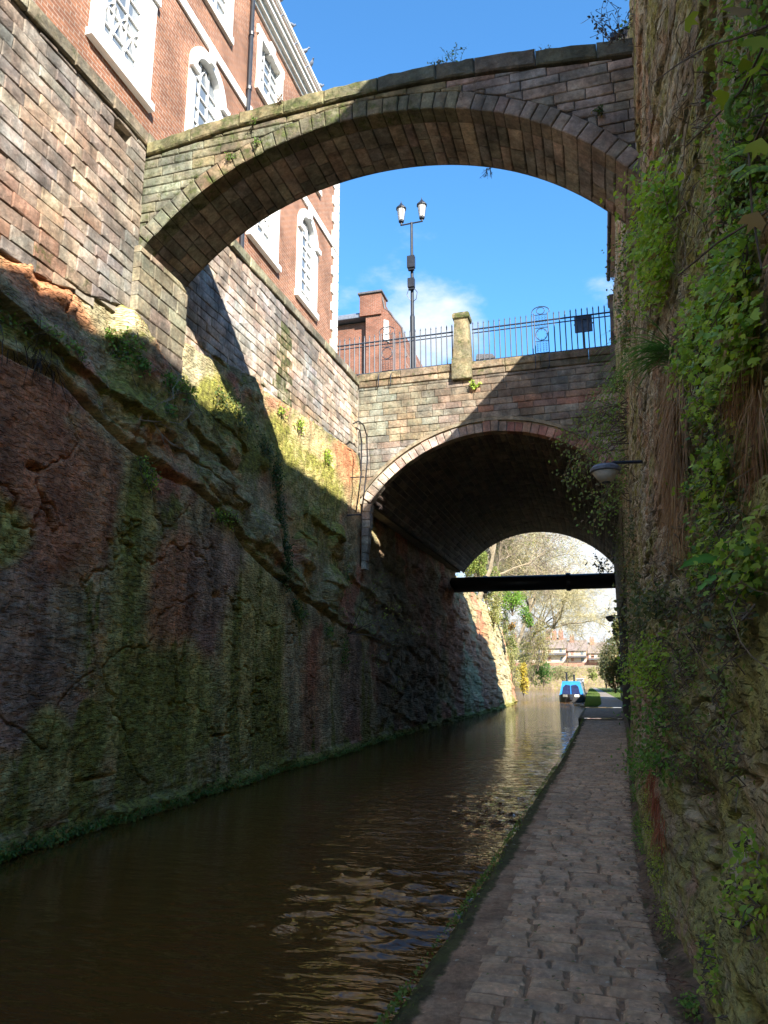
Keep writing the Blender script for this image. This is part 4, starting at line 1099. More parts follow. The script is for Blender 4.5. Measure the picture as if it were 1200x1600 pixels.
        if k != 'sash':      # the interlaced pointed tracery
            tw = (gb - ga) / nb
            n_ = 3 if k == 'bay' else 1
            for lv in (range(0, n_, 2) if k == 'bay' else ()):
                zb_ = gc + .25 + lv * .75
                for i in range(-1, nb):
                    for sgn in (1, -1):
                        ua = ga + tw * (i + (0 if sgn > 0 else 2)); ub = ua + sgn * tw * 1.0
                        pts = []
                        for s_ in np.linspace(0, 1, 6):
                            u = ua + (ub - ua) * s_; v = zb_ + .62 * math.sin(s_ * math.pi / 2)
                            if ga <= u <= gb: pts.append((u, v))
                        for p0, p1 in zip(pts[:-1], pts[1:]):
                            if p1[1] < gd: br.prism([(p0[0] - r, p0[1]), (p0[0] + r, p0[1]), (p1[0] + r, p1[1]), (p1[0] - r, p1[1])], f, w_ - .03, w_ + .006)
            if arch:
                for cxx, a0_, a1_ in ((ga, 0, 1.15), (gb, math.pi, math.pi - 1.15)):
                    pts = [(cxx + (gb - ga) * .66 * math.cos(a), gd + (gb - ga) * .66 * math.sin(a) * .9) for a in np.linspace(a0_, a1_, 7)]
                    for p0, p1 in zip(pts[:-1], pts[1:]):
                        if math.hypot(p1[0] - yc, p1[1] - gd) < rad: br.prism([(p0[0] - r, p0[1]), (p0[0] + r, p0[1]), (p1[0] + r, p1[1]), (p1[0] - r, p1[1])], f, w_ - .03, w_ + .006)
        br.build('glazing_bar', M['white'], W)
        cr = MB(); cr.prism([(ga, gc), (gb, gc), (gb, gd), (ga, gd)], f, -.349, -.34); cr.build('blind', plain('pale_blind', (.6, .58, .52), .9), W)
    return z1
zcop = hall() + .14
def pigeon(x, y, z, ang, lab):
    p = thing('pigeon', lab, 'bird', (x, y, z), 'pigeons along the hall parapet')
    ca, sa = math.cos(ang), math.sin(ang)
    def tr(u, v, w): return (x + u * ca - v * sa, y + u * sa + v * ca, z + w)
    V = []; F = []; lv = [(-.17, .015, .055), (-.12, .035, .075), (-.04, .055, .10), (.04, .058, .12), (.09, .045, .15), (.11, .028, .19), (.125, .03, .225), (.15, .02, .225), (.175, .004, .215)]
    for (u, r, w) in lv:
        for k in range(8):
            a = k * math.pi / 4; V.append(tr(u, r * math.cos(a), w + r * math.sin(a)))
    for i in range(len(lv) - 1):
        for k in range(8): F.append((i * 8 + k, i * 8 + (k + 1) % 8, i * 8 + 8 + (k + 1) % 8, i * 8 + 8 + k))
    F.append(tuple(range(7, -1, -1)))
    mk('body', V, F, M['lead'], p, smooth=True)
    mb = MB()
    for s in (-.02, .02): mb.tube([tr(.01, s, .06), tr(.015, s, 0)], .005, 4)
    mb.build('leg', M['brickp'], p)
for i, (y, side, lb) in enumerate([(14.7, 0, 'pigeon perched nearest the top of the picture on the hall parapet'), (15.5, 1, 'second pigeon down on the hall parapet'), (16.4, 0, 'third pigeon down on the hall parapet'), (16.9, 2, 'pigeon fourth down the hall parapet'), (17.7, 1, 'pigeon on the hall parapet just above the footbridge')]):
    pigeon(-7.05, y, zcop, [0.3, 1.2, -.6][side], lb)
for i, (y, lb) in enumerate([(14.4, 'pigeon on the white cornice ledge nearest the top of the picture'), (15.3, 'second pigeon on the white cornice ledge'), (16.1, 'pigeon on the cornice ledge closest to the footbridge')]):
    pigeon(-6.95, y, 17.86, .4, lb)

# ------------------------------------------------------------------ brick house behind the railings, and others behind the bridge
def house_behind():
    Y = 38.5
    P_ = lambda px, py: at(px, py, 1, Y)
    Hh = thing('brick_house', 'red brick house with chimney and stepped gable seen behind the left railings', 'house', (P_(580, 590)[0], Y, 10.6))
    f = lambda u, v, w: (u, w, v)
    x = lambda px, py: P_(px, py)[0]; z = lambda px, py: P_(px, py)[2]
    mb = MB()
    mb.prism([(x(440, 600), 10.6), (x(574, 590), 10.6), (x(574, 500), z(574, 503)), (x(440, 500), z(574, 503))], f, Y, Y + 6)
    mb.build('wall', M['brickx'], Hh)
    g = [(575, 592), (640, 592), (636, 560), (629, 518), (618, 505), (608, 492), (602, 488), (598, 470), (575, 470)]
    mb = MB(); mb.prism([(x(a, b) + .02, max(10.6, z(a, b))) for a, b in g], f, Y - .5, Y + 5); mb.build('gable', M['brickx'], Hh)
    mb = MB(); xa, xb = x(567, 470), x(600, 470); zc = z(580, 467)
    mb.box(xa, xb, Y - .62, Y + .5, z(580, 500), zc - .02); ch = mb.build('chimney', M['brickx'], Hh)
    mb = MB(); mb.box(xa - .1, xb + .08, Y - .72, Y + .6, zc - .02, zc + .12, .02); mb.build('chimney_cap', M['slate'], ch)
    mb = MB(); zz = z(560, 503); mb.box(x(440, 500) , x(578, 500), Y - .5, Y + 6.3, zz, zz + .22, .03); mb.box(x(440, 500), x(570, 500), Y - .2, Y + 6, zz + .222, zz + .52, .1); mb.build('lead_roof', M['lead'], Hh)
    mb = MB(); mb.prism([(x(603, 540), z(603, 536)), (x(612, 541), z(612, 541)), (x(611, 510), z(611, 508)), (x(604, 510), z(604, 506))], f, Y - .56, Y - .502); mb.build('wall_sign', M['white'], Hh)
    mb = MB()
    pts = [(600, 470), (604, 488), (611, 492), (620, 505), (631, 518), (637, 562)]
    for (a, b), (c, d) in zip(pts[:-1], pts[1:]): mb.tube([(x(a, b), Y - .4, z(a, b)), (x(c, d), Y - .4, z(c, d))], .07, 5)
    mb.build('gable_coping', M['slate'], Hh)
    Yw = 70; q = at(759, 560, 1, Yw); wf = thing('white_house', 'small white house with dark roof glimpsed just right of the mossy pillar', 'house', (q[0], Yw, 10))
    mb = MB(); mb.box(q[0] - .9, q[0] + .85, Yw, Yw + 6, 7, q[2] - .1); mb.build('wall', M['white'], wf)
    mb = MB(); mb.prism([(q[0] - 1.0, q[2] - .1), (q[0] + 1.0, q[2] - .1), (q[0] + .7, q[2] + .35), (q[0] - .9, q[2] + .5)], lambda u, v, w: (u, w, v), Yw - .2, Yw + 6); mb.build('roof', M['slate'], wf)
    for k in range(3):
        mb = MB(); mb.box(q[0] - .7 + k * .5, q[0] - .45 + k * .5, Yw - .05, Yw - .01, q[2] - .75, q[2] - .35); mb.build('window', M['glass'], wf)
house_behind()

# ------------------------------------------------------------------ buildings above the right rock face
def rightbuild():
    bn_ = thing('cream_building', 'tall building with cream boarded eave above the right rock face, nearest the camera', 'building', (4, 2, 12))
    mb = MB(); mb.box(1.75, 9, -14, 12.0, 11.8, 14.3); mb.build('wall', M['cream'], bn_)
    mb = MB(); mb.prism([(1.22, 14.3), (9, 14.3), (9, 17.0), (5.2, 17.0), (1.22, 14.42)], lambda u, v, w: (u, w, v), -14.3, 12.3); mb.build('roof', M['slate'], bn_)
    mb = MB(); mb.box(1.19, 1.218, -14.3, 12.3, 14.26, 14.46); mb.build('bargeboard', plain('red_painted_board', (.3, .05, .05), .5), bn_)
    b2 = thing('gutter_building', 'brick building with beige eave and black gutter past the footbridge on the right', 'building', (4, 17, 11))
    mb = MB(); mb.box(1.38, 9, 12.8, 21.4, 10.8, 13.42); mb.build('wall', M['brick'], b2)
    mb = MB(); mb.prism([(.97, 13.42), (9, 13.42), (9, 15.5), (5, 15.5), (.97, 13.52)], lambda u, v, w: (u, w, v), 12.6, 21.55); mb.build('roof', M['slate'], b2)
    mb = MB(); mb.box(.975, 1.30, 12.6, 21.55, 13.385, 13.417); mb.build('soffit_board', M['cream'], b2)
    mb = MB(); mb.tube([(.93, 12.5, 13.43), (.93, 21.75, 13.43)], .06, 8)
    for k in range(11): mb.tube([(.93, 12.7 + .88 * k, 13.43), (.93, 12.76 + .88 * k, 13.43)], .07, 8)
    mb.build('gutter', M['iron'], b2)
rightbuild()

# ------------------------------------------------------------------ pipe across the bridge mouth, wall lamps, conduits
pz = 5.98
pp = thing('iron_pipe', 'thick black iron pipe crossing the far mouth of the vault', 'pipe', (-3, 36.3, pz))
mb = MB(); mb.tube([(-8, 35.6, pz - .05), (1.6, 36.8, pz + .05)], .37, 20); mb.build('pipe_barrel', M['iron'], pp, smooth=True)
for x in (-5.2, -1.25):
    mb = MB(); mb.tube([(x - .09, 36.3, pz), (x + .09, 36.3, pz)], .43, 20)
    for k in range(10):
        a = k * math.pi / 5; mb.tube([(x - .12, 36.3 + .40 * math.cos(a), pz + .40 * math.sin(a)), (x + .12, 36.3 + .40 * math.cos(a), pz + .40 * math.sin(a))], .022, 5)
    mb.build('flange', M['iron'], pp)
def walllamp(x, y, z, s, lab, xw):
    lm = thing('wall_lamp', lab, 'lamp', (x, y, z), 'round lamps along the towpath wall')
    mb = MB(); mb.lathe(x, y, [(.17 * s, z), (.19 * s, z + .012 * s), (.19 * s, z + .05 * s), (.15 * s, z + .085 * s), (.05 * s, z + .11 * s)], 20); mb.build('lamp_cap', M['lead'], lm)
    mb = MB(); mb.lathe(x, y, [(.05 * s, z - .13 * s), (.09 * s, z - .115 * s), (.168 * s, z - .002)], 20); mb.build('lamp_shade', plain('cream_lamp_diffuser', (.42, .38, .30), .45), lm, smooth=True)
    mb = MB(); mb.lathe(x, y, [(.03 * s, z - .15 * s), (.055 * s, z - .145 * s), (.055 * s, z - .131 * s)], 12); mb.build('lamp_finial', M['iron'], lm)
    mb = MB(); mb.tube([(x, y, z + .08 * s), (x + .1, y, z + .12 * s), (xw + .1, y, z + .10 * s)], .022 * s, 6); mb.build('bracket', M['iron'], lm)
q = at(946, 738, 1, 9.2); walllamp(q[0], 9.2, q[2], .95, 'round cream wall lamp among the creepers on the right rock face', rx(9.2, q[2]))
q = at(953, 966, 1, 33.0); walllamp(q[0], 33.0, q[2], 1.0, 'small dark wall lamp near the far mouth of the vault', 1.0)
cd = thing('conduit_pair', 'pair of thin hooped metal conduits on the left wall where it meets the road bridge', 'pipe', (-6.6, 20.4, 6.0))
for k, (pa, dx) in enumerate([([(552, 662), (560, 658), (568, 664), (573, 680), (574, 720), (569, 770), (564, 806)], 0), ([(556, 668), (562, 672), (565, 690), (564, 740), (560, 775), (556, 800)], .06)]):
    mb = MB(); P = []
    for (a, b) in pa: v = at(a, b, 0, -6.42 + dx); P.append(tuple(v))
    mb.tube(P, .022, 6); mb.build('conduit', M['iron'], cd)
mb = MB(); v = at(560, 804, 0, -6.42); mb.tube([(v[0] - .4, v[1], v[2]), (v[0] + .05, v[1] + .15, v[2] + .03)], .02, 6); v = at(566, 745, 0, -6.42); mb.tube([(v[0] - .4, v[1], v[2]), (v[0] + .05, v[1], v[2])], .018, 6); mb.build('clip', M['iron'], cd)

# ------------------------------------------------------------------ plants
NG = np.random.default_rng(4)
LT = np.array([(0, 0, 0), (-.30, .30, .06), (-.26, .68, .05), (0, 1, -.06), (.26, .68, .05), (.30, .30, .06), (0, .34, 0), (0, .7, 0)], float)
LF = np.array([(0, 6, 1, 1), (1, 6, 7, 2), (2, 7, 3, 3), (3, 7, 4, 4), (4, 7, 6, 5), (5, 6, 0, 0)])
LFl = [(0, 6, 1), (1, 6, 7, 2), (2, 7, 3), (3, 7, 4), (4, 7, 6, 5), (5, 6, 0)]
LT3 = np.array([(0, 0, 0), (0, .5, .02), (-.5, .35, .05), (-.55, .75, .02), (-.15, .62, 0), (0, 1.05, -.05), (.15, .62, 0), (.55, .75, .02), (.5, .35, .05)], float)    # lobed
LF3 = np.array([(0, 1, 2), (2, 1, 4), (2, 4, 3), (4, 1, 5), (5, 1, 6), (6, 1, 8), (6, 8, 7), (8, 1, 0)])
LFT = np.array([(0, 6, 1), (1, 6, 2), (2, 6, 7), (2, 7, 3), (3, 7, 4), (4, 7, 6), (4, 6, 5), (5, 6, 0)])
def leafmesh(P, D, Nn, S, col, lobed=False):
    T = LT3 if lobed else LT; Fm = LF3 if lobed else LFT
    D = D / (np.linalg.norm(D, axis=1, keepdims=True) + 1e-9)
    Nn = Nn - (Nn * D).sum(1, keepdims=True) * D; Nn /= (np.linalg.norm(Nn, axis=1, keepdims=True) + 1e-9)
    U = np.cross(D, Nn)
    S = S[:, None, None]
    V = P[:, None, :] + S * (T[None, :, 0:1] * U[:, None, :] + T[None, :, 1:2] * D[:, None, :] + T[None, :, 2:3] * Nn[:, None, :])
    n = len(P); F = (Fm[None] + (np.arange(n) * len(T))[:, None, None]).reshape(-1, 3)
    K = np.repeat(col, len(T), axis=0)
    return V.reshape(-1, 3), F, K
def leafcol(n, c1, c2, j=.25):
    k = NG.random((n, 1)); c = np.array(c1) * (1 - k) + np.array(c2) * k; b_ = NG.random((n, 1)) < .07; c = np.where(b_, np.array((.32, .22, .10)), c)
    return np.clip(c * NG.uniform(1 - j, 1 + j, (n, 1)), 0, 1)
def foliage(name, P, S, c1, c2, parent=None, out_=(-1, -.3, .2), lobed=False, droop=.5, mat='leaf', **kw):
    n = len(P)
    D = NG.normal(0, .6, (n, 3)) + np.array([0, 0, -droop]) + np.array(out_) * .35
    Nn = NG.normal(0, .45, (n, 3)) + np.array(out_) + np.array([0, 0, .5])
    V, F, K = leafmesh(P, D, Nn, S, leafcol(n, c1, c2), lobed)
    return mk(name, V, F, M[mat], parent, col=K, **kw)
BRT = (.48, .64, .08); GR2 = (.22, .40, .07); DKG = (.06, .11, .04); OLG = (.20, .22, .09); YEL = (.30, .33, .09); BRN = (.30, .18, .09); RBR = (.34, .13, .06)

def right_plant(name, lab, cat, spots, n, s, c1, c2, lobed=False, stems=6, depth=.12, droop=.5, stemcol=None, rz=1.0):
    """spots: (px, py, radius px) on the rock face; leaves stand a little off the rock on real stems"""
    hits = [(rwall_hit(a, b), r) for a, b, r in spots]
    c0 = hits[0][0]
    t_ = thing(name, lab, cat, tuple(c0))
    P = []; S = []; wts = np.array([r * r for _, _, r in spots], float); wts /= wts.sum()
    stm = MB()
    for (h_, r), w_ in zip(hits, wts):
        dist = np.linalg.norm(h_ - EYE); rr = r / FPX * dist
        m_ = max(4, int(n * w_))
        # spread over the rock: along z by the seen radius, along Y further because the face is seen edge-on
        ny = min(rr * 3.0, h_[1] * .22)
        tY = h_[1] + NG.normal(0, .5, m_) * ny; tz = h_[2] + NG.normal(0, .5, m_) * rr * 1.1 * rz
        nst = max(2, int(stems * w_ * 3))
        for y, z in zip(tY, tz):
            P.append((rx(y, z) - abs(NG.normal(0, depth)) - .012, y, z)); S.append(s * NG.uniform(.5, 1.35))
        for k in range(nst):
            y = h_[1] + NG.normal(0, .5) * ny; z = h_[2] + NG.normal(0, .4) * rr; L_ = []
            for q in range(6): L_.append((rx(y, z) - .02 - .05 * NG.random() - depth * q / 8, y, z)); y += NG.normal(0, .08) * ny; z += rr * NG.uniform(-.35, .2)
            stm.tube(L_, [.004 * (1 - q / 8) for q in range(6)], 4, False)
    foliage('leaves', np.array(P), np.array(S), c1, c2, t_, (-1, -.55, .2), lobed, droop)
    stm.build('stems', M['twig'], t_, kind='stuff')
    return t_
right_plant('creeper', 'light green creeper hanging over the right end of the footbridge', 'creeper', [(985, 225, 22), (980, 110, 25), (992, 285, 24), (985, 160, 16)], 420, .075, GR2, (.12, .2, .05), droop=.9)
right_plant('creeper', 'bright green broad-leaved creeper below the crack in the right rock face', 'creeper', [(1040, 340, 40), (1050, 410, 35), (1010, 300, 14), (1030, 450, 20), (1060, 300, 16), (1020, 380, 20)], 2600, .040, BRT, GR2, True)
right_plant('creeper', 'big bright lobed-leaf creeper high above the straw on the right rock face', 'creeper', [(1150, 480, 60), (1100, 510, 45), (1180, 540, 40), (1090, 560, 30), (1150, 590, 30), (1180, 450, 30)], 4200, .032, BRT, GR2, True, depth=.05)
right_plant('creeper', 'bright trailing creeper descending beside the brown straw on the rock face', 'creeper', [(1120, 640, 30), (1140, 720, 36), (1150, 800, 42), (1120, 870, 32), (1170, 880, 40), (1060, 650, 14), (1100, 760, 16)], 3000, .026, BRT, (.07, .17, .03), True, depth=.05)
right_plant('creeper', 'leafy dark green clump in the top right corner of the rock face', 'creeper', [(1180, 170, 50), (1150, 250, 40), (1190, 280, 50), (1170, 60, 40), (1180, 370, 40)], 2600, .026, (.16, .32, .05), (.28, .42, .07), depth=.05)
right_plant('ivy', 'fine dull ivy tangle hanging at the edge of the road bridge arch', 'ivy', [(900, 690, 28), (920, 720, 30), (960, 650, 30), (975, 600, 24), (975, 700, 30), (955, 800, 22), (970, 850, 30), (975, 760, 30)], 2600, .05, OLG, GR2, stems=30)
right_plant('ivy', 'dense dull ivy on the rock face below the round wall lamp', 'ivy', [(985, 880, 30), (1000, 920, 34), (975, 960, 26), (1010, 980, 30), (1040, 940, 26), (990, 830, 26)], 2600, .04, OLG, DKG, stems=26)
right_plant('ivy', 'ivy and ferns high at the silhouette of the rock face beside the gutter building', 'ivy', [(985, 420, 16), (980, 470, 18), (985, 520, 20), (990, 380, 14)], 900, .06, OLG, DKG)
right_plant('ivy', 'added dark under-layer of ivy for depth behind the big lobed-leaf creeper', 'ivy', [(1150, 500, 60), (1130, 700, 50), (1150, 820, 50), (1180, 300, 50), (1110, 560, 40)], 3200, .022, DKG, OLG, stems=60, depth=.02)  # dark leaves added under the creeper so that its gaps read deep
right_plant('ivy', 'small-leaved greenery along the near rock between fern and red roots', 'ivy', [(1080, 1040, 30), (1070, 1120, 30), (1090, 1200, 30), (1060, 1080, 30)], 1500, .018, GR2, OLG, stems=30, depth=.02)
right_plant('fern', 'feathery green fern clump at head height on the rock face by the vault mouth', 'fern', [(1010, 1045, 28), (1035, 1020, 26), (1040, 1060, 26), (1000, 1030, 16)], 1500, .032, BRT, GR2, stems=20)
right_plant('fern', 'green fern clump low on the rock face above the red roots', 'fern', [(1030, 1170, 26), (1050, 1190, 24), (1020, 1200, 20), (1050, 1120, 22)], 1300, .03, (.08, .2, .03), GR2, stems=14)
right_plant('moss_cushion', 'mossy green weeds at the foot of the wall near the lower right', 'weeds', [(1030, 1350, 22), (1050, 1440, 20), (1020, 1290, 20), (1015, 1250, 14)], 1400, .016, BRT, OLG, stems=6, depth=.03)
right_plant('weed', 'small leafy weed on the rock face at the lower right edge', 'weeds', [(1180, 1400, 34), (1160, 1420, 20), (1190, 1330, 26)], 260, .03, BRT, GR2, depth=.03)
right_plant('weed', 'little bright weed near the bottom of the right rock face', 'weeds', [(1120, 1480, 20), (1125, 1530, 20)], 160, .022, BRT, GR2, depth=.03)
right_plant('ivy', 'sparse small ivy leaves scattered over the middle of the near rock', 'ivy', [(1140, 1080, 50), (1100, 1000, 40), (1150, 1180, 40), (1110, 1150, 40), (1060, 1000, 30)], 700, .02, OLG, GR2, stems=18, depth=.03)
right_plant('ivy', 'dark tangled ivy under the hart\'s-tongue fern at the right edge', 'ivy', [(1130, 930, 60), (1180, 960, 40), (1080, 940, 40), (1170, 1000, 30)], 700, .028, DKG, OLG, stems=30, depth=.06)

def blades(root, n, L_, w_, dir0, spread, sag, c1, c2, name, parent, mat='dry', rootspread=.03):
    V = []; F = []; K = []; seg = 7
    for i in range(n):
        p = np.array(root) + NG.normal(0, 1, 3) * np.array(rootspread if hasattr(rootspread, '__len__') else (rootspread,) * 3)
        d = np.array(dir0, float) + NG.normal(0, spread, 3); d /= np.linalg.norm(d); l = L_ * NG.uniform(.5, 1.2)
        side = np.cross(d, (0, 0, 1)); side /= np.linalg.norm(side) + 1e-9; k = NG.random(); c = (np.array(c1) * k + np.array(c2) * (1 - k)) * NG.uniform(.7, 1.25)
        b0 = len(V)
        for s in range(seg + 1):
            w = w_ * (1 - (s / seg) ** 2 * .9); V += [p - side * w, p + side * w]; K += [c, c]
            p = p + d * l / seg; d = d + np.array([0, 0, -sag]) + NG.normal(0, .05, 3); d /= np.linalg.norm(d)
        for s in range(seg): F.append((b0 + 2 * s, b0 + 2 * s + 1, b0 + 2 * s + 3, b0 + 2 * s + 2))
    return mk(name, V, F, M[mat], parent, col=np.clip(np.array(K), 0, 1), kind='stuff')
h0 = rwall_hit(1050, 590)
st = thing('straw_tussock', 'mass of dead brown straw hanging down the rock face from one tussock', 'dead grass', tuple(h0))
for (a, b, n_, L__) in ((1062, 585, 260, .52), (1068, 630, 280, .52), (1075, 690, 280, .5), (1068, 750, 220, .42), (1080, 800, 160, .3)):
    p = rwall_hit(a, b); blades((p[0] - .05, p[1], p[2]), n_, L__, .0022, (-.22, -.05, -.6), .16, .35, (.55, .36, .19), (.28, .15, .08), 'straw', st, rootspread=(.025, .16, .08))
st2 = thing('straw_tussock', 'second patch of dead brown straw among green creeper at the right edge', 'dead grass', tuple(rwall_hit(1170, 560)))
for (a, b, n_, L__) in ((1175, 540, 130, .28), (1150, 600, 110, .2), (1190, 640, 120, .25), (1180, 740, 120, .2), (1165, 860, 80, .15)):
    p = rwall_hit(a, b); blades((p[0] - .02, p[1], p[2]), n_, L__, .0018, (-.15, .05, -.6), .2, .3, (.50, .32, .17), (.26, .13, .08), 'straw', st2, rootspread=(.012, .08, .06))
rt = thing('red_roots', 'tangle of rusty red roots at the foot of the right rock face', 'roots', tuple(rwall_hit(1030, 1240)))
for (a, b) in ((1025, 1215), (1030, 1250), (1040, 1290)):
    p = rwall_hit(a, b); blades((p[0] - .02, p[1], p[2]), 130, .22, .002, (-.2, -.05, -.7), .3, .2, (.45, .14, .07), (.28, .10, .06), 'root_strands', rt, rootspread=(.02, .12, .04))
gt = thing('grass_tuft', 'tuft of long arching green grass above the straw on the right rock face', 'grass', tuple(rwall_hit(1060, 560)))
p = rwall_hit(1058, 558); blades((p[0] - .02, p[1], p[2]), 110, .62, .005, (-.75, .1, .55), .22, .32, (.12, .30, .10), (.18, .36, .12), 'blades', gt, 'leaf', rootspread=(.02, .06, .03))

def strap_leaf(root, tip, sag, wdt, col, parent, name='frond'):
    a = np.array(root, float); b = np.array(tip, float); n = 14; V = []; F = []; K = []
    d = b - a; L_ = np.linalg.norm(d); view = np.array([-.55, -.8, .25]); side = np.cross(d / L_, view); side /= np.linalg.norm(side)
    up_ = np.cross(side, d / L_)
    for i in range(n + 1):
        t_ = i / n; p = a + d * t_ + np.array([0, 0, 1]) * (sag * 4 * t_ * (1 - t_)); w = wdt * math.sin(math.pi * min(1, (t_ * .93 + .05))) ** .55 * (1 if t_ < .97 else .4)
        r = math.sin(i * 2.3) * wdt * .22
        V += [p - side * (w + r * .5) + up_ * (r + wdt * .2), p, p + side * (w - r * .5) + up_ * (-r + wdt * .2)]
        k = NG.uniform(.85, 1.15); K += [np.array(col) * k, np.array(col) * 1.35, np.array(col) * k]
    for i in range(n): F += [(3 * i, 3 * i + 1, 3 * i + 4, 3 * i + 3), (3 * i + 1, 3 * i + 2, 3 * i + 5, 3 * i + 4)]
    return mk(name, V, F, M['leaf'], parent, col=np.clip(K, 0, 1), smooth=True)
hp = rwall_hit(1165, 900)
ht = thing('harts_tongue_fern', 'fern with broad wavy strap fronds at the right edge', 'fern', tuple(hp))
for (tx, ty, dy, sg, wd, col) in [(1062, 888, -.12, .05, .020, (.07, .17, .04)), (1125, 840, -.1, .03, .016, (.05, .14, .04)), (1090, 925, -.25, .03, .018, (.09, .2, .04)), (1150, 985, -.3, .02, .022, (.16, .2, .06)), (1185, 965, -.2, .02, .016, (.12, .2, .05)), (1105, 905, -.05, .03, .014, (.05, .13, .04))]:
    tip = at(tx, ty, 1, hp[1] + dy); strap_leaf((hp[0] - .01, hp[1], hp[2]), tip, sg, wd, [c * 2 for c in col], ht)
# near leaves leaning in at the top right corner, with a curled frond
np_ = thing('foreground_spray', 'large sunlit vine leaves leaning in at the top right corner', 'creeper', tuple(rwall_hit(1190, 40)))
Pl = []; Sl = []
for (a, b, y_, s_) in [(1150, 30, 1.7, .062), (1175, 15, 1.65, .075), (1190, 55, 1.6, .06), (1125, 20, 1.75, .045), (1160, 90, 1.7, .05), (1185, 110, 1.6, .06), (1140, 145, 1.75, .045), (1190, 215, 1.6, .05), (1165, 255, 1.7, .05), (1185, 330, 1.6, .05), (1070, 30, 2.0, .05), (1090, 60, 2.0, .035), (1100, 10, 1.9, .05)]:
    p = at(a, b, 1, y_); Pl.append(p); Sl.append(s_)
foliage('leaves', np.array(Pl), np.array(Sl), (.42, .50, .05), (.26, .40, .05), np_, (-.4, -1.0, -.3), True, .3)
mb = MB()
for pts in ([(1199, 40, 1.6), (1150, 60, 1.7), (1110, 70, 1.8), (1060, 100, 2.1), (1020, 130, 2.4)], [(1199, 180, 1.6), (1170, 240, 1.7), (1175, 330, 1.7), (1190, 420, 1.65)], [(1199, 330, 1.6), (1120, 380, 1.9), (1060, 430, 2.3)], [(1199, 60, 1.6), (1160, 140, 1.7), (1110, 190, 1.9), (1070, 230, 2.1)]):
    mb.tube([tuple(at(a, b, 1, y_)) for a, b, y_ in pts], [.0035 * (1 - i * .12) for i in range(len(pts))], 5)
mb.build('stems', M['twig'], np_, kind='stuff')
cf_ = thing('curled_frond', 'fuzzy curled green frond hanging near the top right', 'fern', tuple(at(1160, 160, 1, 1.75)))
mb = MB(); cp = [(1172, 148), (1158, 146), (1145, 152), (1137, 166), (1136, 182), (1143, 193), (1156, 199)]
mb.tube([tuple(at(a, b, 1, 1.75)) for a, b in cp], [.004, .0065, .008, .0085, .008, .007, .003], 8); fr_o = mb.build('coil', plain('fuzzy_green', (.16, .27, .04), .8, bump=.8, scale=40), cf_, smooth=True)
fz = []; 
for k in range(500):
    i = NG.integers(0, 6); t_ = NG.random(); a = cp[i][0] * (1 - t_) + cp[i + 1][0] * t_; b = cp[i][1] * (1 - t_) + cp[i + 1][1] * t_; fz.append(at(a, b, 1, 1.75) + NG.normal(0, .0035, 3))
foliage('scales', np.array(fz), NG.uniform(.003, .007, 500), (.15, .28, .04), (.22, .33, .06), cf_, (-1, -1, 0))

# fronds of small ferns on the near rock (pinnate)
def pinnate(px, py, tx, ty, y_, lab):
    a = at(px, py, 1, y_); b = at(tx, ty, 1, y_ - .06)
    f_ = thing('fern_frond', lab, 'fern', tuple(a)); d = b - a; L_ = np.linalg.norm(d); P = []; S = []; D = []
    side = np.cross(d / L_, (-.4, -.9, .1)); n = 16
    for i in range(1, n):
        t_ = i / n; c = a + d * t_ + np.array([0, 0, .12 * L_]) * math.sin(t_ * math.pi)
        for s in (-1, 1): P.append(c); D.append(d / L_ * .5 + side * s); S.append(L_ * .3 * (1 - t_ * .8))
    V, F, K = leafmesh(np.array(P), np.array(D), np.tile((-.4, -.9, .3), (len(P), 1)).astype(float), np.array(S), leafcol(len(P), BRT, (.13, .25, .04)))
    mk('leaflets', V, F, M['leaf'], f_, col=K)
    mb = MB(); mb.tube([tuple(a + d * t_ + np.array([0, 0, .12 * L_]) * math.sin(t_ * math.pi)) for t_ in np.linspace(0, 1, 6)], .0015, 4); mb.build('stalk', M['twig'], f_)
pinnate(1195, 235, 1130, 250, 1.75, 'small pinnate fern frond below the curled frond at the right edge')
pinnate(1200, 262, 1150, 285, 1.72, 'lower of the two small fern frond sprays at the right edge')

def hanging_shrub():
    t_ = thing('hanging_shrub', 'loose leafy shrub hanging over the right shoulder of the road bridge arch', 'shrub', tuple(at(985, 640, 1, 15)))
    mb = MB(); P = []
    for (sx, sy, ex, ey, n_) in [(985, 650, 868, 690, 9), (985, 650, 872, 735, 9), (985, 690, 885, 765, 9), (980, 720, 925, 800, 8), (985, 620, 900, 655, 8), (985, 770, 905, 815, 5), (990, 600, 935, 620, 6), (985, 660, 900, 700, 10)]:
        for k in range(n_):
            Y_ = 15 + NG.normal(0, .5); a = at(sx + NG.normal(0, 8), sy + NG.normal(0, 14), 1, Y_); b = at(ex + abs(NG.normal(0, 22)), ey + NG.normal(0, 14), 1, Y_ + NG.normal(0, .4))
            a[0] = max(a[0], rx(Y_, a[2])); pts = []
            for q in range(8):
                t0 = q / 7; p = a + (b - a) * t0 + np.array([0, 0, .25 * math.sin(t0 * math.pi)]) + NG.normal(0, .04, 3); pts.append(tuple(p))
                if t0 > .15:
                    for _ in range(5): P.append(p + NG.normal(0, .09, 3))
            mb.tube(pts, [.011 * (1 - q / 9) for q in range(8)], 4, False)
    foliage('leaves', np.array(P), NG.uniform(.035, .085, len(P)), GR2, OLG, t_, (-.4, -.8, .3), droop=.9); mb.build('stems', M['twig'], t_, kind='stuff')
hanging_shrub()
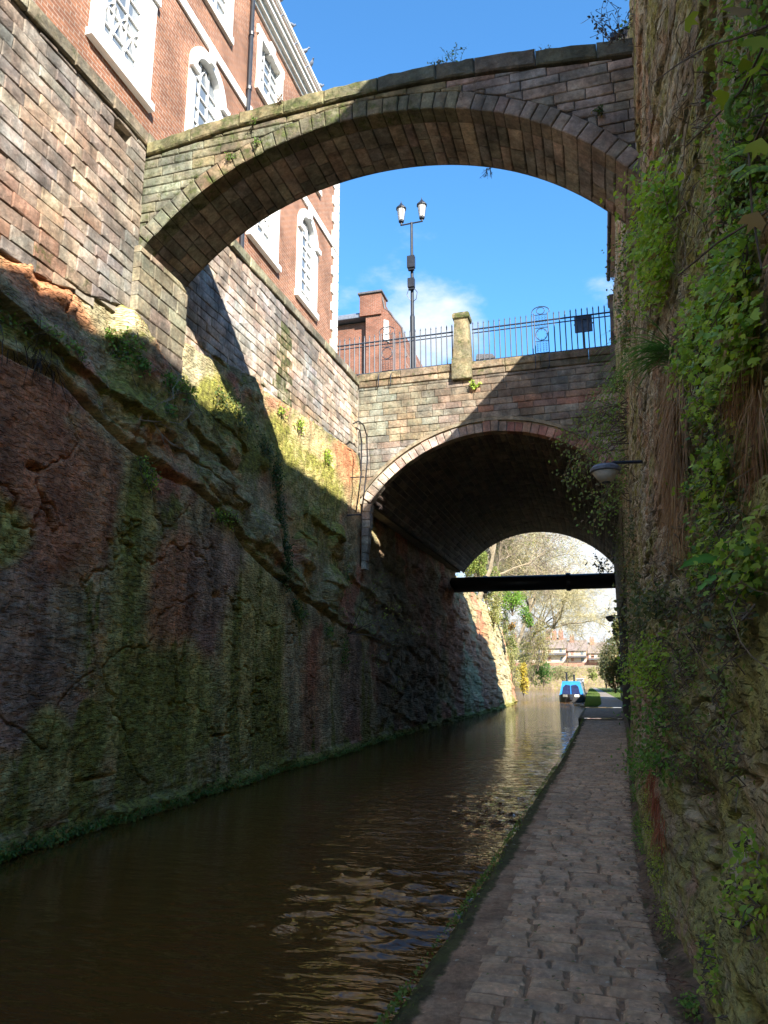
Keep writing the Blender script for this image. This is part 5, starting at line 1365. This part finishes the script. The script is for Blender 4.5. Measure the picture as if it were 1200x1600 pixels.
# thin bare stems across the rock
vs = thing('bare_stems', 'loose bare creeper stems trailing across the right rock face', 'creeper', tuple(rwall_hit(1100, 420)))
mb = MB()
for k in range(110):
    a = NG.uniform(985, 1195); b = NG.uniform(60, 1000); L_ = NG.uniform(.2, .7); p = rwall_hit(a, b)
    if p[1] > 20: continue
    sc_ = p[1] / 4; y, z = p[1], p[2]; pts = []; dy, dz = NG.normal(0, .5), NG.normal(-.3, .5)
    for q in range(8): pts.append((rx(y, z) - .03 - .05 * math.sin(q / 7 * math.pi) * (1 + NG.random()), y, z)); y += dy * L_ / 7 * sc_ + NG.normal(0, .02); z += dz * L_ / 7 * sc_ + NG.normal(0, .02)
    mb.tube(pts, .0028 * min(2.0, .6 + .3 * sc_), 4, False)
mb.build('stems', plain('pale_dry_stem', (.20, .15, .09), .8), vs, kind='stuff')

# ---- weeds on the bridge top, hanging twigs, plants on the left rock
def sprig(px, py, y_, hpx, n, lab, name='weed', leaf=.03, c1=OLG, c2=DKG, dirn=1, spread=.35, cat='weeds', dark=False, base=None):
    p = at(px, py, 1, y_) if base is None else np.array(base)
    t_ = thing(name, lab, cat, tuple(p)); h_ = hpx / FPX * np.linalg.norm(p - EYE); mb = MB(); P = []
    for k in range(n):
        q = p + NG.normal(0, .25 * h_, 3) * np.array([1, .3, 0]); d = np.array([NG.normal(0, spread), NG.normal(0, spread * .5), dirn]); pts = [tuple(q)]
        for s in range(6):
            d = d + NG.normal(0, .22, 3); d /= np.linalg.norm(d); q = q + d * h_ / 6 * NG.uniform(.6, 1.3); pts.append(tuple(q))
            for _ in range(2): P.append(q + NG.normal(0, .02, 3))
            if s > 1 and NG.random() < .5:
                e = q + (d + NG.normal(0, .7, 3)) * h_ / 5; mb.tube([tuple(q), tuple(e)], .0035, 3, False); P.append(e)
        mb.tube(pts, [.006 * (1 - i * .11) for i in range(7)], 4, False)
    mb.build('stems', M['twig'], t_, kind='stuff'); P = np.array(P)
    foliage('leaves', P, NG.uniform(.5, 1.2, len(P)) * leaf, c1, c2, t_, (-.3, -1, .3))
sprig(712, 104, 9.35, 26, 7, 'leafy weed growing on the coping at the middle of the footbridge', leaf=.045, c1=GR2)
sprig(685, 110, 9.35, 14, 5, 'low weed on the footbridge coping left of the leafy one', leaf=.04)
sprig(850, 88, 9.35, 14, 5, 'small tuft on the footbridge coping right of centre', leaf=.03)
sprig(735, 152, 9.17, 34, 4, 'thin weed growing from the joint under the footbridge coping', leaf=.02, c1=OLG)
sprig(765, 262, 10.45, 14, 7, 'dark wisps hanging under the footbridge arch', leaf=.02, dirn=-1, c1=DKG)
sprig(434, 160, 9.12, 10, 8, 'dried brown tuft on the sunlit coping of the footbridge', 'weed', .025, BRN, RBR)
sprig(360, 248, 9.15, 9, 6, 'small green tuft on the left spandrel of the footbridge', leaf=.03, c1=GR2)
sprig(400, 225, 9.15, 7, 5, 'tiny green tuft on the arch ring left of centre', leaf=.03, c1=GR2)
sprig(395, 192, 9.12, 8, 5, 'dark green tuft just under the sunlit coping', leaf=.03, c1=GR2)
sprig(937, 178, 9.15, 10, 7, 'dark green tuft on the right spandrel of the footbridge', leaf=.04, c1=DKG)
sprig(740, 605, 20.9, 8, 6, 'green tuft at the foot of the mossy parapet pillar', leaf=.09, c1=BRT)
sprig(960, 66, 8.6, 50, 14, 'bare dark twigs with shrivelled leaves sticking up at the right end of the footbridge', 'shrub', .05, (.07, .06, .05), (.05, .05, .04), spread=.8, cat='shrub')
sprig(945, 895, 35.0, 32, 12, 'dark twiggy shrub hanging in the far mouth of the vault', 'shrub', .12, DKG, DKG, spread=.8, cat='shrub')

def left_plant(name, lab, cat, spots, n, s, c1, c2, stems=10, depth=.06, kind=None):
    hs = []
    for (a, b, ra, rb) in spots: p = at(a, b, 0, -6.5); hs.append((p[1], p[2], ra / FPX * np.linalg.norm(p - EYE) * 1.8, rb / FPX * np.linalg.norm(p - EYE) * 1.3))
    y0, z0 = hs[0][:2]; P = []; S = []; mb = MB(); w_ = np.array([h_[2] * h_[3] for h_ in hs]); w_ /= w_.sum()
    t_ = thing(name, lab, cat, (rock_x(y0, z0), y0, z0))
    for (y, z, ry, rz_), q in zip(hs, w_):
        for _ in range(max(5, int(n * q))):
            yy = y + NG.normal(0, .45) * ry; zz = z + NG.normal(0, .45) * rz_; P.append((max(rock_x(yy, zz), -6.9 if zz < topleft(yy) else -6.85) + abs(NG.normal(0, depth)) + .01, yy, zz)); S.append(s * NG.uniform(.5, 1.3))
        for _ in range(max(2, int(stems * q))):
            yy = y + NG.normal(0, .3) * ry; zz = z + NG.normal(0, .3) * rz_; pts = []
            for k in range(5): pts.append((rock_x(yy, zz) + .03 + .02 * k, yy, zz)); yy += NG.normal(0, .1); zz += NG.normal(-.05, .08)
            mb.tube(pts, .005, 4, False)
    foliage('leaves', np.array(P), np.array(S), c1, c2, t_, (1, -.5, .4))
    mb.build('stems', M['twig'], t_, kind='stuff')
left_plant('ivy', 'narrow column of small-leaved ivy hanging down the left rock face', 'ivy', [(452, 800, 10, 34), (455, 860, 10, 40), (452, 900, 8, 24), (448, 740, 12, 26), (470, 950, 8, 14)], 2600, .05, (.06, .13, .025), DKG)
left_plant('fern', 'ferny green clump at the foot of the stone pier', 'fern', [(203, 545, 12, 22), (222, 570, 8, 12), (195, 520, 8, 10)], 520, .06, GR2, (.09, .15, .03))
left_plant('fern', 'green fern clump on the ledge right of the pier', 'fern', [(268, 600, 14, 14), (300, 610, 20, 12), (258, 640, 12, 10)], 600, .06, GR2, (.1, .17, .03))
left_plant('bramble', 'leafy bramble on the sunlit mossy slope below the footbridge shadow', 'bramble', [(385, 640, 18, 24), (430, 700, 16, 20), (360, 620, 12, 16)], 900, .055, (.07, .13, .03), OLG)
left_plant('weed', 'bright weeds at the bottom of the pale masonry near the bridge corner', 'weeds', [(525, 712, 12, 12), (455, 640, 10, 8), (483, 662, 10, 10)], 420, .06, BRT, (.14, .2, .05))
left_plant('weed', 'trailing greenery along the dark ledge left of centre', 'weeds', [(230, 745, 12, 20), (220, 720, 8, 10), (350, 805, 18, 10), (365, 815, 8, 8)], 700, .045, BRT, DKG)
left_plant('weed', 'greenery on the dark cleft below the boulders', 'weeds', [(480, 960, 14, 10), (520, 985, 12, 10), (555, 905, 6, 20), (545, 1020, 10, 26)], 700, .05, GR2, DKG)
left_plant('weed', 'green fringe on the ledge at the far left of the rock face', 'weeds', [(20, 490, 20, 10), (70, 520, 20, 12), (120, 545, 16, 12), (5, 465, 14, 10)], 500, .045, GR2, OLG)
def dead_roots(a, b, lab):
    p = at(a, b, 0, -6.4); t_ = thing('dead_roots', lab, 'roots', tuple(p)); blades((rock_x(p[1], p[2]) + .03, p[1], p[2]), 80, .5, .006, (.2, .1, -.5), .5, .2, (.11, .08, .055), (.05, .035, .03), 'root_strands', t_, rootspread=(.03, .25, .08))
dead_roots(355, 650, 'dark tangle of dead roots under the ledge below the footbridge'); dead_roots(75, 560, 'dead root wisps on the ledge at far left')
# pale bare branch leaning off the left rock, and the twiggy bush further down
def branchy(px, py, y_or_x, lab, L_, n, r, mat, leafn=0, c1=GR2, dir0=(.5, .3, .4), dens=3):
    p = at(px, py, 0, -6.35); p[0] = rock_x(p[1], p[2])
    t_ = thing('bush', lab, 'bush', tuple(p)); mb = MB(); LP = []
    def go(q, d, l, rr, lev):
        pts = [tuple(q)]
        for s in range(5):
            d = d + NG.normal(0, .16, 3) + np.array([0, 0, -.02]); d /= np.linalg.norm(d); q = q + d * l / 5; pts.append(tuple(q))
            if lev < 3 and NG.random() < .75: go(q, d + NG.normal(0, .6, 3), l * NG.uniform(.35, .65), rr * .55, lev + 1)
            if lev > 0: LP.append(q)
        mb.tube(pts, [rr * (1 - i * .13) for i in range(6)], 4, False)
    for k in range(n): go(p.copy(), np.array(dir0) + NG.normal(0, .35, 3), L_ * NG.uniform(.6, 1.1), r, 0)
    mb.build('branches', mat, t_)
    if leafn and LP:
        idx = NG.integers(0, len(LP), leafn); P = np.array(LP)[idx] + NG.normal(0, .03, (leafn, 3)); foliage('leaves', P, NG.uniform(.02, .06, leafn), c1, OLG, t_, (1, -.5, .4))
pale = plain('pale_bare_branch', (.36, .31, .24), .8)
branchy(228, 655, 0, 'bare pale branches springing out of the ledge under the pier', 1.3, 4, .014, pale, 0, dir0=(.15, .9, .5))
branchy(560, 990, 0, 'thin twiggy bush with fresh green leaves leaning over the water before the vault', 1.7, 5, .012, M['twig'], 420, BRT, (.9, .2, .1))

# waterline weeds: nobody could count them
P = []; S = []
for k in range(9000):
    y = 5.2 + 22 * NG.random() ** 1.5; z = WATER + .03 + abs(NG.normal(0, .055)); P.append((rock_x(y, z) + NG.normal(.02, .03), y, z)); S.append(NG.uniform(.015, .05))
foliage('waterline_weeds', np.array(P), np.array(S), (.10, .19, .04), (.20, .30, .07), None, (1, -.4, 1), kind='stuff', label='low green weeds and moss along the waterline of the left rock face')
P = []; S = []
for k in range(7000):
    y = 2.6 + 28 * NG.random() ** 1.7; e = abs(NG.normal(0, .035))
    if fbm(np.array([y * 1.6]), np.array([0.]), None, 3, 8)[0] < .45 and NG.random() < .8: continue
    P.append((float(xpath(y)) + e - .02, y, -.02 - .6 * max(0, .03 - e) + NG.uniform(0, .03))); S.append(NG.uniform(.010, .028))
foliage('path_edge_moss', np.array(P), np.array(S), (.13, .25, .04), (.25, .33, .08), None, (-.3, -.3, 1), kind='stuff', label='moss and tiny weeds along the canal edge of the towpath')
P = []; S = []
for k in range(6000):
    y = 2.4 + 22 * NG.random() ** 1.7; e = abs(NG.normal(0, .05))
    if fbm(np.array([y * 1.1]), np.array([3.]), None, 3, 8)[0] < .48: continue
    x = float(rbase(y)) - .06 - e * .8; P.append((x, y, .02 + NG.uniform(0, .06))); S.append(NG.uniform(.010, .03))
foliage('wall_foot_weeds', np.array(P), np.array(S), (.14, .28, .05), (.24, .36, .08), None, (-.5, -.4, 1), kind='stuff', label='small weeds where towpath meets the right rock face')
V = []; F = []; K = []
for k in range(900):
    y = 2.6 + 14 * NG.random() ** 1.5; x = float(rbase(y)) - .08 - abs(NG.normal(0, .09)); a = NG.uniform(0, 6.28); l = NG.uniform(.02, .10); z = .022 + NG.random() * .015
    d = np.array([math.cos(a), math.sin(a)]) * l; s_ = np.array([-d[1], d[0]]) / l * NG.uniform(.001, .006); b0 = len(V)
    V += [(x, y, z), (x + s_[0] + d[0] * .5, y + s_[1] + d[1] * .5, z + .01), (x + d[0], y + d[1], z), (x - s_[0] + d[0] * .5, y - s_[1] + d[1] * .5, z + .006)]; F.append((b0, b0 + 1, b0 + 2, b0 + 3)); c = np.array(random.choice([(.16, .07, .04), (.10, .06, .04), (.22, .15, .09)])); K += [c] * 4
V2 = []; F2 = []; K2 = []
for k in range(1500):
    y = 2.4 + 26 * NG.random() ** 1.3; x = NG.uniform(float(xpath(y)) + .04, float(rbase(y)) - .02); a = NG.uniform(0, 6.28); l = NG.uniform(.004, .016) * (1 + y / 14); z = .016 + NG.random() * .006
    ca, sa = math.cos(a) * l, math.sin(a) * l; b0 = len(V2); V2 += [(x - ca, y - sa, z), (x + sa * .5, y - ca * .5, z + .003), (x + ca, y + sa, z), (x - sa * .5, y + ca * .5, z + .002)]; F2.append((b0, b0 + 1, b0 + 2, b0 + 3)); K2 += [np.array([(.55, .5, .42), (.22, .16, .1), (.4, .36, .3), (.16, .2, .07)][NG.integers(0, 4)])] * 4
mk('path_litter', V2, F2, M['dry'], col=np.array(K2), kind='stuff', label='scattered pale blossom flecks and bits on the towpath')
mk('leaf_litter', V, F, M['dry'], col=np.array(K), kind='stuff', label='dead leaves and twigs along the foot of the wall')

# ------------------------------------------------------------------ trees and bushes beyond the bridge
def tree(x, y, z, H_, lean, lab, seed, twcol, leafn, lc1, lc2, spread=.5, levels=5, group='trees beyond the road bridge', name='tree', rad=.22, leafs=.07):
    g = np.random.default_rng(seed); t_ = thing(name, lab, 'tree', (x, y, z), group)
    tk = MB(); tw = MB(); tips = []
    def go(q, d, l, r, lev):
        n = 4; pts = [tuple(q)]; rs = [r]
        for s in range(n):
            d = d + g.normal(0, .12 + .05 * lev, 3) + np.array([0, 0, .04 - .02 * lev]); d /= np.linalg.norm(d); q = q + d * l / n; pts.append(tuple(q)); rs.append(r * (1 - .45 * (s + 1) / n))
            if lev >= 1 and lev < levels and g.random() < .65: go(q, d + g.normal(0, spread, 3), l * g.uniform(.45, .75), rs[-1] * .5, lev + 1)
        (tk if lev < 2 else tw).tube(pts, [max(v, .009) for v in rs], 5 if lev < 2 else 3, False)
        if lev < levels:
            for _ in range(3 if lev else 5): go(q, d + g.normal(0, spread, 3), l * g.uniform(.55, .8), r * .5, lev + 1)
        else: tips.append(q)
    go(np.array([x, y, z], float), np.array(lean, float), H_ * .28, rad, 0)
    tk.build('trunk', M['bark'], t_); 
    cr = tw.build('crown', twcol, t_)
    if leafn and tips:
        tp = np.array(tips); idx = g.integers(0, len(tp), leafn); P = tp[idx] + g.normal(0, .12, (leafn, 3)); foliage('leaves', P, g.uniform(.6, 1.3, leafn) * leafs, lc1, lc2, t_, (.5, -.5, .8))
twig_y = plain('pale_spring_twigs', (.42, .36, .20), .8, var=.3, scale=.6); twig_b = plain('brown_twigs', (.28, .22, .16), .8, var=.3, scale=.6)
tree(-8.2, 58, 4.0, 20, (.25, 0, 1), 'bare twiggy tree nearest the vault mouth on the left bank', 1, twig_b, 2500, YEL, (.3, .3, .1), .55)
tree(-9.5, 72, 2.5, 24, (.4, 0, 1), 'tall spreading bare tree leaning right over the canal', 2, twig_y, 5000, YEL, (.32, .30, .12), .5)
tree(-9.8, 90, 1.5, 21, (.45, 0, 1), 'further pale tree with drooping twigs over the canal', 3, twig_y, 4000, YEL, (.3, .28, .12), .55)
tree(-10.5, 64, 4, 22, (.0, 0, 1), 'ivy-hung tree behind the others on the left bank', 5, twig_b, 6000, (.08, .14, .03), YEL, .5, leafs=.14)
tree(-7.6, 66, 2.5, 19, (.35, .1, 1), 'slender pale tree between the two big bare trees', 12, twig_y, 5000, YEL, (.36, .33, .15), .6)
tree(-7.8, 80, 2.0, 20, (.5, 0, 1), 'pale tree with long branches reaching furthest over the canal', 13, twig_y, 5000, YEL, (.36, .33, .15), .55)
tree(-13, 108, 2, 13, (.2, 0, 1), 'distant bare tree before the terraced houses', 6, twig_b, 1500, YEL, YEL, .5)
tree(3.5, 118, 2, 10, (-.2, 0, 1), 'small distant bare tree right of the terraced houses', 8, twig_b, 800, OLG, OLG, .5, levels=4)
tree(-8, 51, 6, 15, (.3, .1, 1), 'slim bare tree on top of the sunlit rock', 9, twig_b, 2500, YEL, OLG, .5, levels=4)

def bush(px, py, Y, rpx, rpy, n, s, c1, c2, lab, name='bush', group=None, sq=1.0):
    c = at(px, py, 1, Y); sc_ = np.linalg.norm(c - EYE) / FPX; a, b = rpx * sc_, rpy * sc_
    t_ = thing(name, lab, 'bush', (c[0], Y, c[2] - b), group)
    P = []; 
    lobes = [(NG.uniform(-.6, .6), NG.uniform(-.6, .6), NG.uniform(-.5, .6), NG.uniform(.3, .6)) for _ in range(9)]
    while len(P) < n:
        l = lobes[NG.integers(0, 9)]; v = NG.normal(0, 1, 3); v /= np.linalg.norm(v); v *= l[3] * NG.uniform(.75, 1.05)
        P.append((c[0] + a * (l[0] + v[0]), Y + sq * a * (l[1] + v[1]), c[2] + b * (l[2] + v[2])))
    foliage('leaves', np.array(P), NG.uniform(.5, 1.3, n) * s, c1, c2, t_, (.6, -.8, .7))
    mb = MB()
    for k in range(8): mb.tube([(c[0], Y, c[2] - b), (c[0] + NG.normal(0, .3) * a, Y + NG.normal(0, .2) * a, c[2]), (c[0] + NG.normal(0, .6) * a, Y + NG.normal(0, .4) * a, c[2] + b * .7)], [.03, .02, .008], 4, False)
    mb.build('stems', M['twig'], t_, kind='stuff')
bush(800, 940, 55, 24, 22, 2200, .11, (.20, .34, .04), (.10, .22, .03), 'glossy green ivy bush hanging off the sunlit rock')
bush(828, 965, 55.5, 14, 20, 1200, .11, (.16, .30, .04), (.08, .18, .03), 'lower tip of green ivy reaching out over the water from the sunlit rock')
bush(760, 900, 56, 32, 50, 3800, .15, (.17, .24, .05), (.28, .28, .09), 'pale yellow-green scrub above the sunlit rock')
bush(785, 1000, 62, 26, 60, 3200, .14, (.30, .28, .12), (.15, .2, .05), 'straw-coloured scrub on the left bank under the ivy bush')
bush(817, 1060, 68, 9, 26, 1100, .14, (.55, .42, .05), (.4, .32, .06), 'yellow flowering gorse at the edge of the left bank')
bush(798, 978, 57, 7, 7, 160, .12, (.5, .26, .05), (.45, .3, .08), 'small orange-brown sprig on the scrub')
bush(838, 1000, 74, 26, 46, 3200, .13, (.34, .30, .14), (.2, .2, .07), 'brownish scrub behind the gorse on the left bank')
bush(848, 1052, 92, 20, 20, 1600, .20, (.12, .22, .05), (.08, .17, .04), 'rounded green bush at the far end of the left bank')
bush(880, 1052, 122, 30, 14, 1500, .2, (.3, .28, .12), (.2, .2, .08), 'low scrub on the far bank under the terraced houses')
bush(925, 1052, 112, 8, 10, 500, .2, (.25, .28, .07), (.2, .22, .06), 'light green bush where the canal turns')
bush(958, 1035, 52, 18, 44, 4200, .14, (.07, .10, .03), (.14, .12, .06), 'dark ivy-covered bank right of the towpath beyond the vault', sq=2.5)
bush(945, 1040, 70, 14, 34, 2600, .15, (.08, .11, .04), (.16, .14, .08), 'further ivy-covered bank right of the towpath', sq=3.0)
bush(966, 990, 47, 10, 30, 1500, .13, (.07, .10, .03), (.12, .13, .04), 'upright ivy mass at the right edge of the vault mouth')

bush(745, 880, 50, 20, 26, 2200, .12, (.30, .34, .10), (.20, .26, .06), 'yellow-green undergrowth where the left bank meets the vault')
bush(800, 925, 60, 40, 30, 2600, .11, (.36, .32, .16), (.26, .26, .10), 'pale tangled scrub high on the left bank')
bush(770, 950, 53, 16, 36, 2200, .11, (.30, .32, .10), (.38, .36, .18), 'pale green climber on top of the sunlit rock')
bush(800, 1050, 60, 14, 34, 2000, .10, (.26, .28, .10), (.36, .33, .16), 'low straw and green growth at the foot of the sunlit rock')
bush(830, 1030, 84, 30, 34, 2400, .14, (.34, .32, .15), (.2, .24, .08), 'thin pale scrub between gorse and rounded bush')
# verge grass blades
V = []; F = []; K = []
for k in range(14000):
    y = 43 + 60 * NG.random() ** 1.6
    if NG.random() < .5: x0, x1 = float(xpath(y)) + .03, float(itp(y, [42, 47, 73, 118], [-.3, -.1, -.25, -1.45]))
    else: x0, x1 = float(itp(y, [42, 47, 73, 118], [1.75, 1.35, .6, -.9])), 3.2
    x = NG.uniform(x0, x1); zg = max(0, -.05 + 1.3 * (x - (1.95 + .012 * (y - 38)))); hgt = NG.uniform(.04, .12); b0 = len(V); dx, dy = NG.normal(0, .03), NG.normal(0, .03)
    V += [(x - .012, y, zg), (x + .012, y, zg), (x + dx, y + dy, zg + hgt)]; F.append((b0, b0 + 1, b0 + 2)); K += [np.array((.13, .19, .05)) * NG.uniform(.6, 1.3)] * 3
mk('grass', V, F, M['leaf'], col=np.array(K), kind='stuff', label='short green grass on both verges of the far towpath')

# ------------------------------------------------------------------ terraced houses at the bend
M['terrace_tiles'] = plain('weathered_roof_tiles', (.26, .20, .17), .85, var=.3)
def terrace():
    Y = 150
    for k, (xa, xb) in enumerate([(-24.5, -17.5), (-17.4, -10.6), (-10.5, -6.2), (-6.1, -2.4), (-2.3, 1.2)]):
        labs = ['leftmost terraced house, mostly hidden by the bare trees', 'terraced house left of the chimney group', 'white-fronted terraced house under the tall red chimneys', 'white-fronted house right of the chimney house', 'rightmost pale terraced house at the canal bend']
        t_ = thing('terraced_house', labs[k], 'house', ((xa + xb) / 2, Y, 3.3), 'terraced houses at the bend')
        dz = -.5 * (k - 2) if k > 2 else 0
        mb = MB(); mb.box(xa, xb, Y, Y + 8, 3, 7.0 + dz); mb.build('wall', M['brickp'], t_)
        mb = MB(); mb.box(xa + .2, xb - .2, Y - .08, Y - .01, 4.3, 5.7 + dz); mb.box(xa + .2, xb - .2, Y - .08, Y - .01, 6.1 + dz, 7.0 + dz); mb.build('white_front', M['cream'], t_)
        mb = MB(); mb.prism([(Y - .5, 7.0 + dz), (Y + 8.5, 7.0 + dz), (Y + 4, 9.2 + dz)], lambda u, v, w: (w, u, v), xa, xb); rf = mb.build('roof', M['terrace_tiles'], t_)
        mb = MB(); mb.prism([(Y - 1.2, 5.72 + dz), (Y - .09, 5.72 + dz), (Y - .09, 6.08 + dz)], lambda u, v, w: (w, u, v), xa + .1, xb - .1); mb.build('porch_roof', M['slate'], t_)
        nw = max(2, int((xb - xa) / 1.5))
        for i in range(nw):
            xc = xa + (xb - xa) * (i + .5) / nw
            for z_, h in ((4.5, 1.0), (6.25 + dz, .65)):
                mb = MB(); mb.box(xc - .28, xc + .28, Y - .13, Y - .085, z_, z_ + h); mb.build('window', M['glass'] if i % 2 else M['brickp'], t_)
        for cx in ([xa + .9] if k != 2 else [xa + .7, xa + 1.9, xa + 3.2]):
            mb = MB(); mb.box(cx - .45, cx + .45, Y + 3, Y + 4.2, 8.3 + dz, (10.5 if k == 2 else 9.9) + dz, .02); ch = mb.build('chimney', M['brickp'], rf if False else t_)
            mb = MB()
            for s in (-.22, .22): mb.lathe(cx + s, Y + 3.6, [(.13, (10.5 if k == 2 else 9.9) + dz), (.10, (10.9 if k == 2 else 10.3) + dz)], 8)
            mb.build('chimney_pot', M['brickp'], ch)
terrace()
gb_ = thing('gabled_house', 'red gable rising behind the ivy-covered bank right of the towpath', 'house', (6, 80, 2))
mb = MB(); mb.prism([(3.0, 2), (10, 2), (10, 8.6), (8.0, 10.6), (2.2, 5.0), (2.2, 2)], lambda u, v, w: (u, w, v), 80, 92); mb.build('wall', M['brickp'], gb_)
mb = MB(); mb.prism([(1.8, 4.7), (2.1, 4.5), (8.1, 10.5), (8.0, 10.9)], lambda u, v, w: (u, w, v), 79.6, 92.4); mb.build('roof', plain('red_tiles', (.38, .15, .10), .8), gb_)
rw = MB(); rw.prism([(2.25, -.1), (2.9, -.1), (3.1, 4.2), (2.6, 4.4)], lambda u, v, w: (u, w, v), 39, 60, (.12, .12, .07, .5)); rw.build('retaining_wall', M['stone'], loc=(2.5, 45, 0), label='overgrown retaining wall on the right beyond the vault', cat='wall')
pl = thing('lamp_column', 'slim grey lamp column among the ivy on the right beyond the vault', 'street lamp', (1.9, 55, 0))
mb = MB(); q = at(965, 1000, 1, 55); mb.tube([(q[0], 55, 0), (q[0], 55, q[2])], .05, 8); mb.build('column', M['lead'], pl)
mb = MB(); mb.tube([(q[0], 55, q[2]), (q[0] - .4, 55, q[2] + .05)], .04, 6); mb.box(q[0] - .75, q[0] - .35, 54.9, 55.1, q[2] + .0, q[2] + .1, .02); mb.build('lamp_head', M['lead'], pl)

# ------------------------------------------------------------------ narrowboat and ducks
def boat():
    xc, yb = -2.42, 62.0; w = 1.0
    bt = thing('narrowboat', 'moored narrowboat with bright blue canvas front cover beside the grass verge', 'boat', (xc, yb + 7, WATER))
    hullm = plain('black_boat_hull', (.03, .028, .028), .5)
    V = []; F = []; st_ = [(0, .10), (.25, .45), (.7, .8), (1.5, .98), (3, 1.0), (14, 1.0), (15, .7)]
    for (dy, k) in st_:
        for (xx, zz) in ((-w * k * .8, WATER - .3), (-w * k, WATER + .05), (-w * k, WATER + .50 + (.12 if dy < 1 else 0)), (w * k, WATER + .50 + (.12 if dy < 1 else 0)), (w * k, WATER + .05), (w * k * .8, WATER - .3)): V.append((xc + xx, yb + dy, zz))
    for i in range(len(st_) - 1):
        for j in range(6): F.append((i * 6 + j, i * 6 + (j + 1) % 6, i * 6 + 6 + (j + 1) % 6, i * 6 + 6 + j))
    F.append((5, 4, 3, 2, 1, 0)); F.append(tuple(len(V) - 6 + i for i in range(6)))
    mk('hull', V, F, hullm, bt)
    mb = MB()
    for s in (-1, 1): mb.prism([(xc + s * .28, yb + .10), (xc + s * .62, yb + .42), (xc + s * .63, yb + .38), (xc + s * .29, yb + .06)], lambda u, v, z_: (u, v, z_), WATER + .42, WATER + .60)
    mb.build('bow_panel', plain('white_boat_paint', (.7, .68, .6), .5), bt)
    mb = MB(); mb.lathe(xc, yb - .02, [(.02, WATER + .1), (.14, WATER + .2), (.16, WATER + .4), (.05, WATER + .52)], 10); mb.build('bow_fender', M['iron'], bt)
    blue = plain('blue_canvas', (.02, .24, .62), .7, var=.12)
    f = lambda u, v, w_: (xc + u, yb + w_, v)
    mb = MB(); mb.prism([(-.92, WATER + .54), (.92, WATER + .54), (.66, WATER + 1.62), (-.66, WATER + 1.62)], f, 1.0, 3.2); cv = mb.build('canvas_cover', blue, bt)
    mb = MB()
    mb.prism([(-.70, WATER + .62), (-.05, WATER + .60), (-.05, WATER + 1.30), (-.40, WATER + 1.36), (-.58, WATER + 1.2)], f, .95, .99); mb.prism([(.70, WATER + .62), (.05, WATER + .60), (.05, WATER + 1.30), (.40, WATER + 1.36), (.58, WATER + 1.2)], f, .95, .99); mb.build('cover_window', plain('navy_window', (.02, .03, .09), .3), cv)
    mb = MB(); mb.prism([(-.88, WATER + .52), (.88, WATER + .52), (.74, WATER + 1.50), (-.74, WATER + 1.50)], f, 3.21, 13.2); cb = mb.build('cabin', plain('green_grey_cabin', (.20, .24, .24), .5), bt)
    mb = MB(); mb.prism([(-.80, WATER + 1.501), (.80, WATER + 1.501), (.6, WATER + 1.58), (-.6, WATER + 1.58)], f, 3.1, 13.3); mb.build('cabin_roof', plain('grey_roof', (.35, .36, .37), .6), bt)
    for i in range(5):
        mb = MB(); mb.box(xc + .80, xc + .84, yb + 4 + 1.8 * i, yb + 4.7 + 1.8 * i, WATER + .85, WATER + 1.2); mb.build('window', M['glass'], bt)
    for (dx, dy, h) in ((-.42, 4.0, .75), (.15, 5.2, .55)):
        mb = MB(); mb.lathe(xc + dx, yb + dy, [(.085, WATER + 1.55), (.07, WATER + 1.6 + h - .1), (.10, WATER + 1.6 + h - .08), (.10, WATER + 1.6 + h)], 10); mb.build('chimney', M['iron'], bt)
    mb = MB(); mb.box(xc + .3, xc + .95, yb + 6, yb + 8, WATER + 1.78, WATER + 1.84, .01); mb.box(xc + .35, xc + .9, yb + 6.2, yb + 7.7, WATER + 1.59, WATER + 1.77, .02); mb.build('roof_box', plain('roof_gear', (.55, .57, .6), .6), bt)
boat()
def duck(x, y, ang, lab):
    d = thing('duck', lab, 'bird', (x, y, WATER), 'ducks on the canal'); ca, sa = math.cos(ang), math.sin(ang)
    V = []; F = []; lv = [(-.26, .01, .12), (-.18, .07, .07), (-.05, .11, .05), (.10, .10, .06), (.17, .06, .10), (.19, .04, .17), (.20, .05, .22), (.24, .045, .23), (.29, .02, .21), (.33, .008, .20)]
    for (u, r, w_) in lv:
        for k in range(8):
            a = k * math.pi / 4; uu, vv, ww = u, r * math.cos(a), w_ + r * math.sin(a); V.append((x + uu * ca - vv * sa, y + uu * sa + vv * ca, WATER + ww))
    for i in range(len(lv) - 1):
        for k in range(8): F.append((i * 8 + k, i * 8 + (k + 1) % 8, i * 8 + 8 + (k + 1) % 8, i * 8 + 8 + k))
    mk('body', V, F, M['bark'], d, smooth=True)
q = at(901, 1103, 2, WATER); duck(q[0], q[1], 3.0, 'duck swimming left, just in front of the narrowboat'); q = at(911, 1105, 2, WATER); duck(q[0], q[1], .4, 'duck swimming right near the verge in front of the narrowboat')
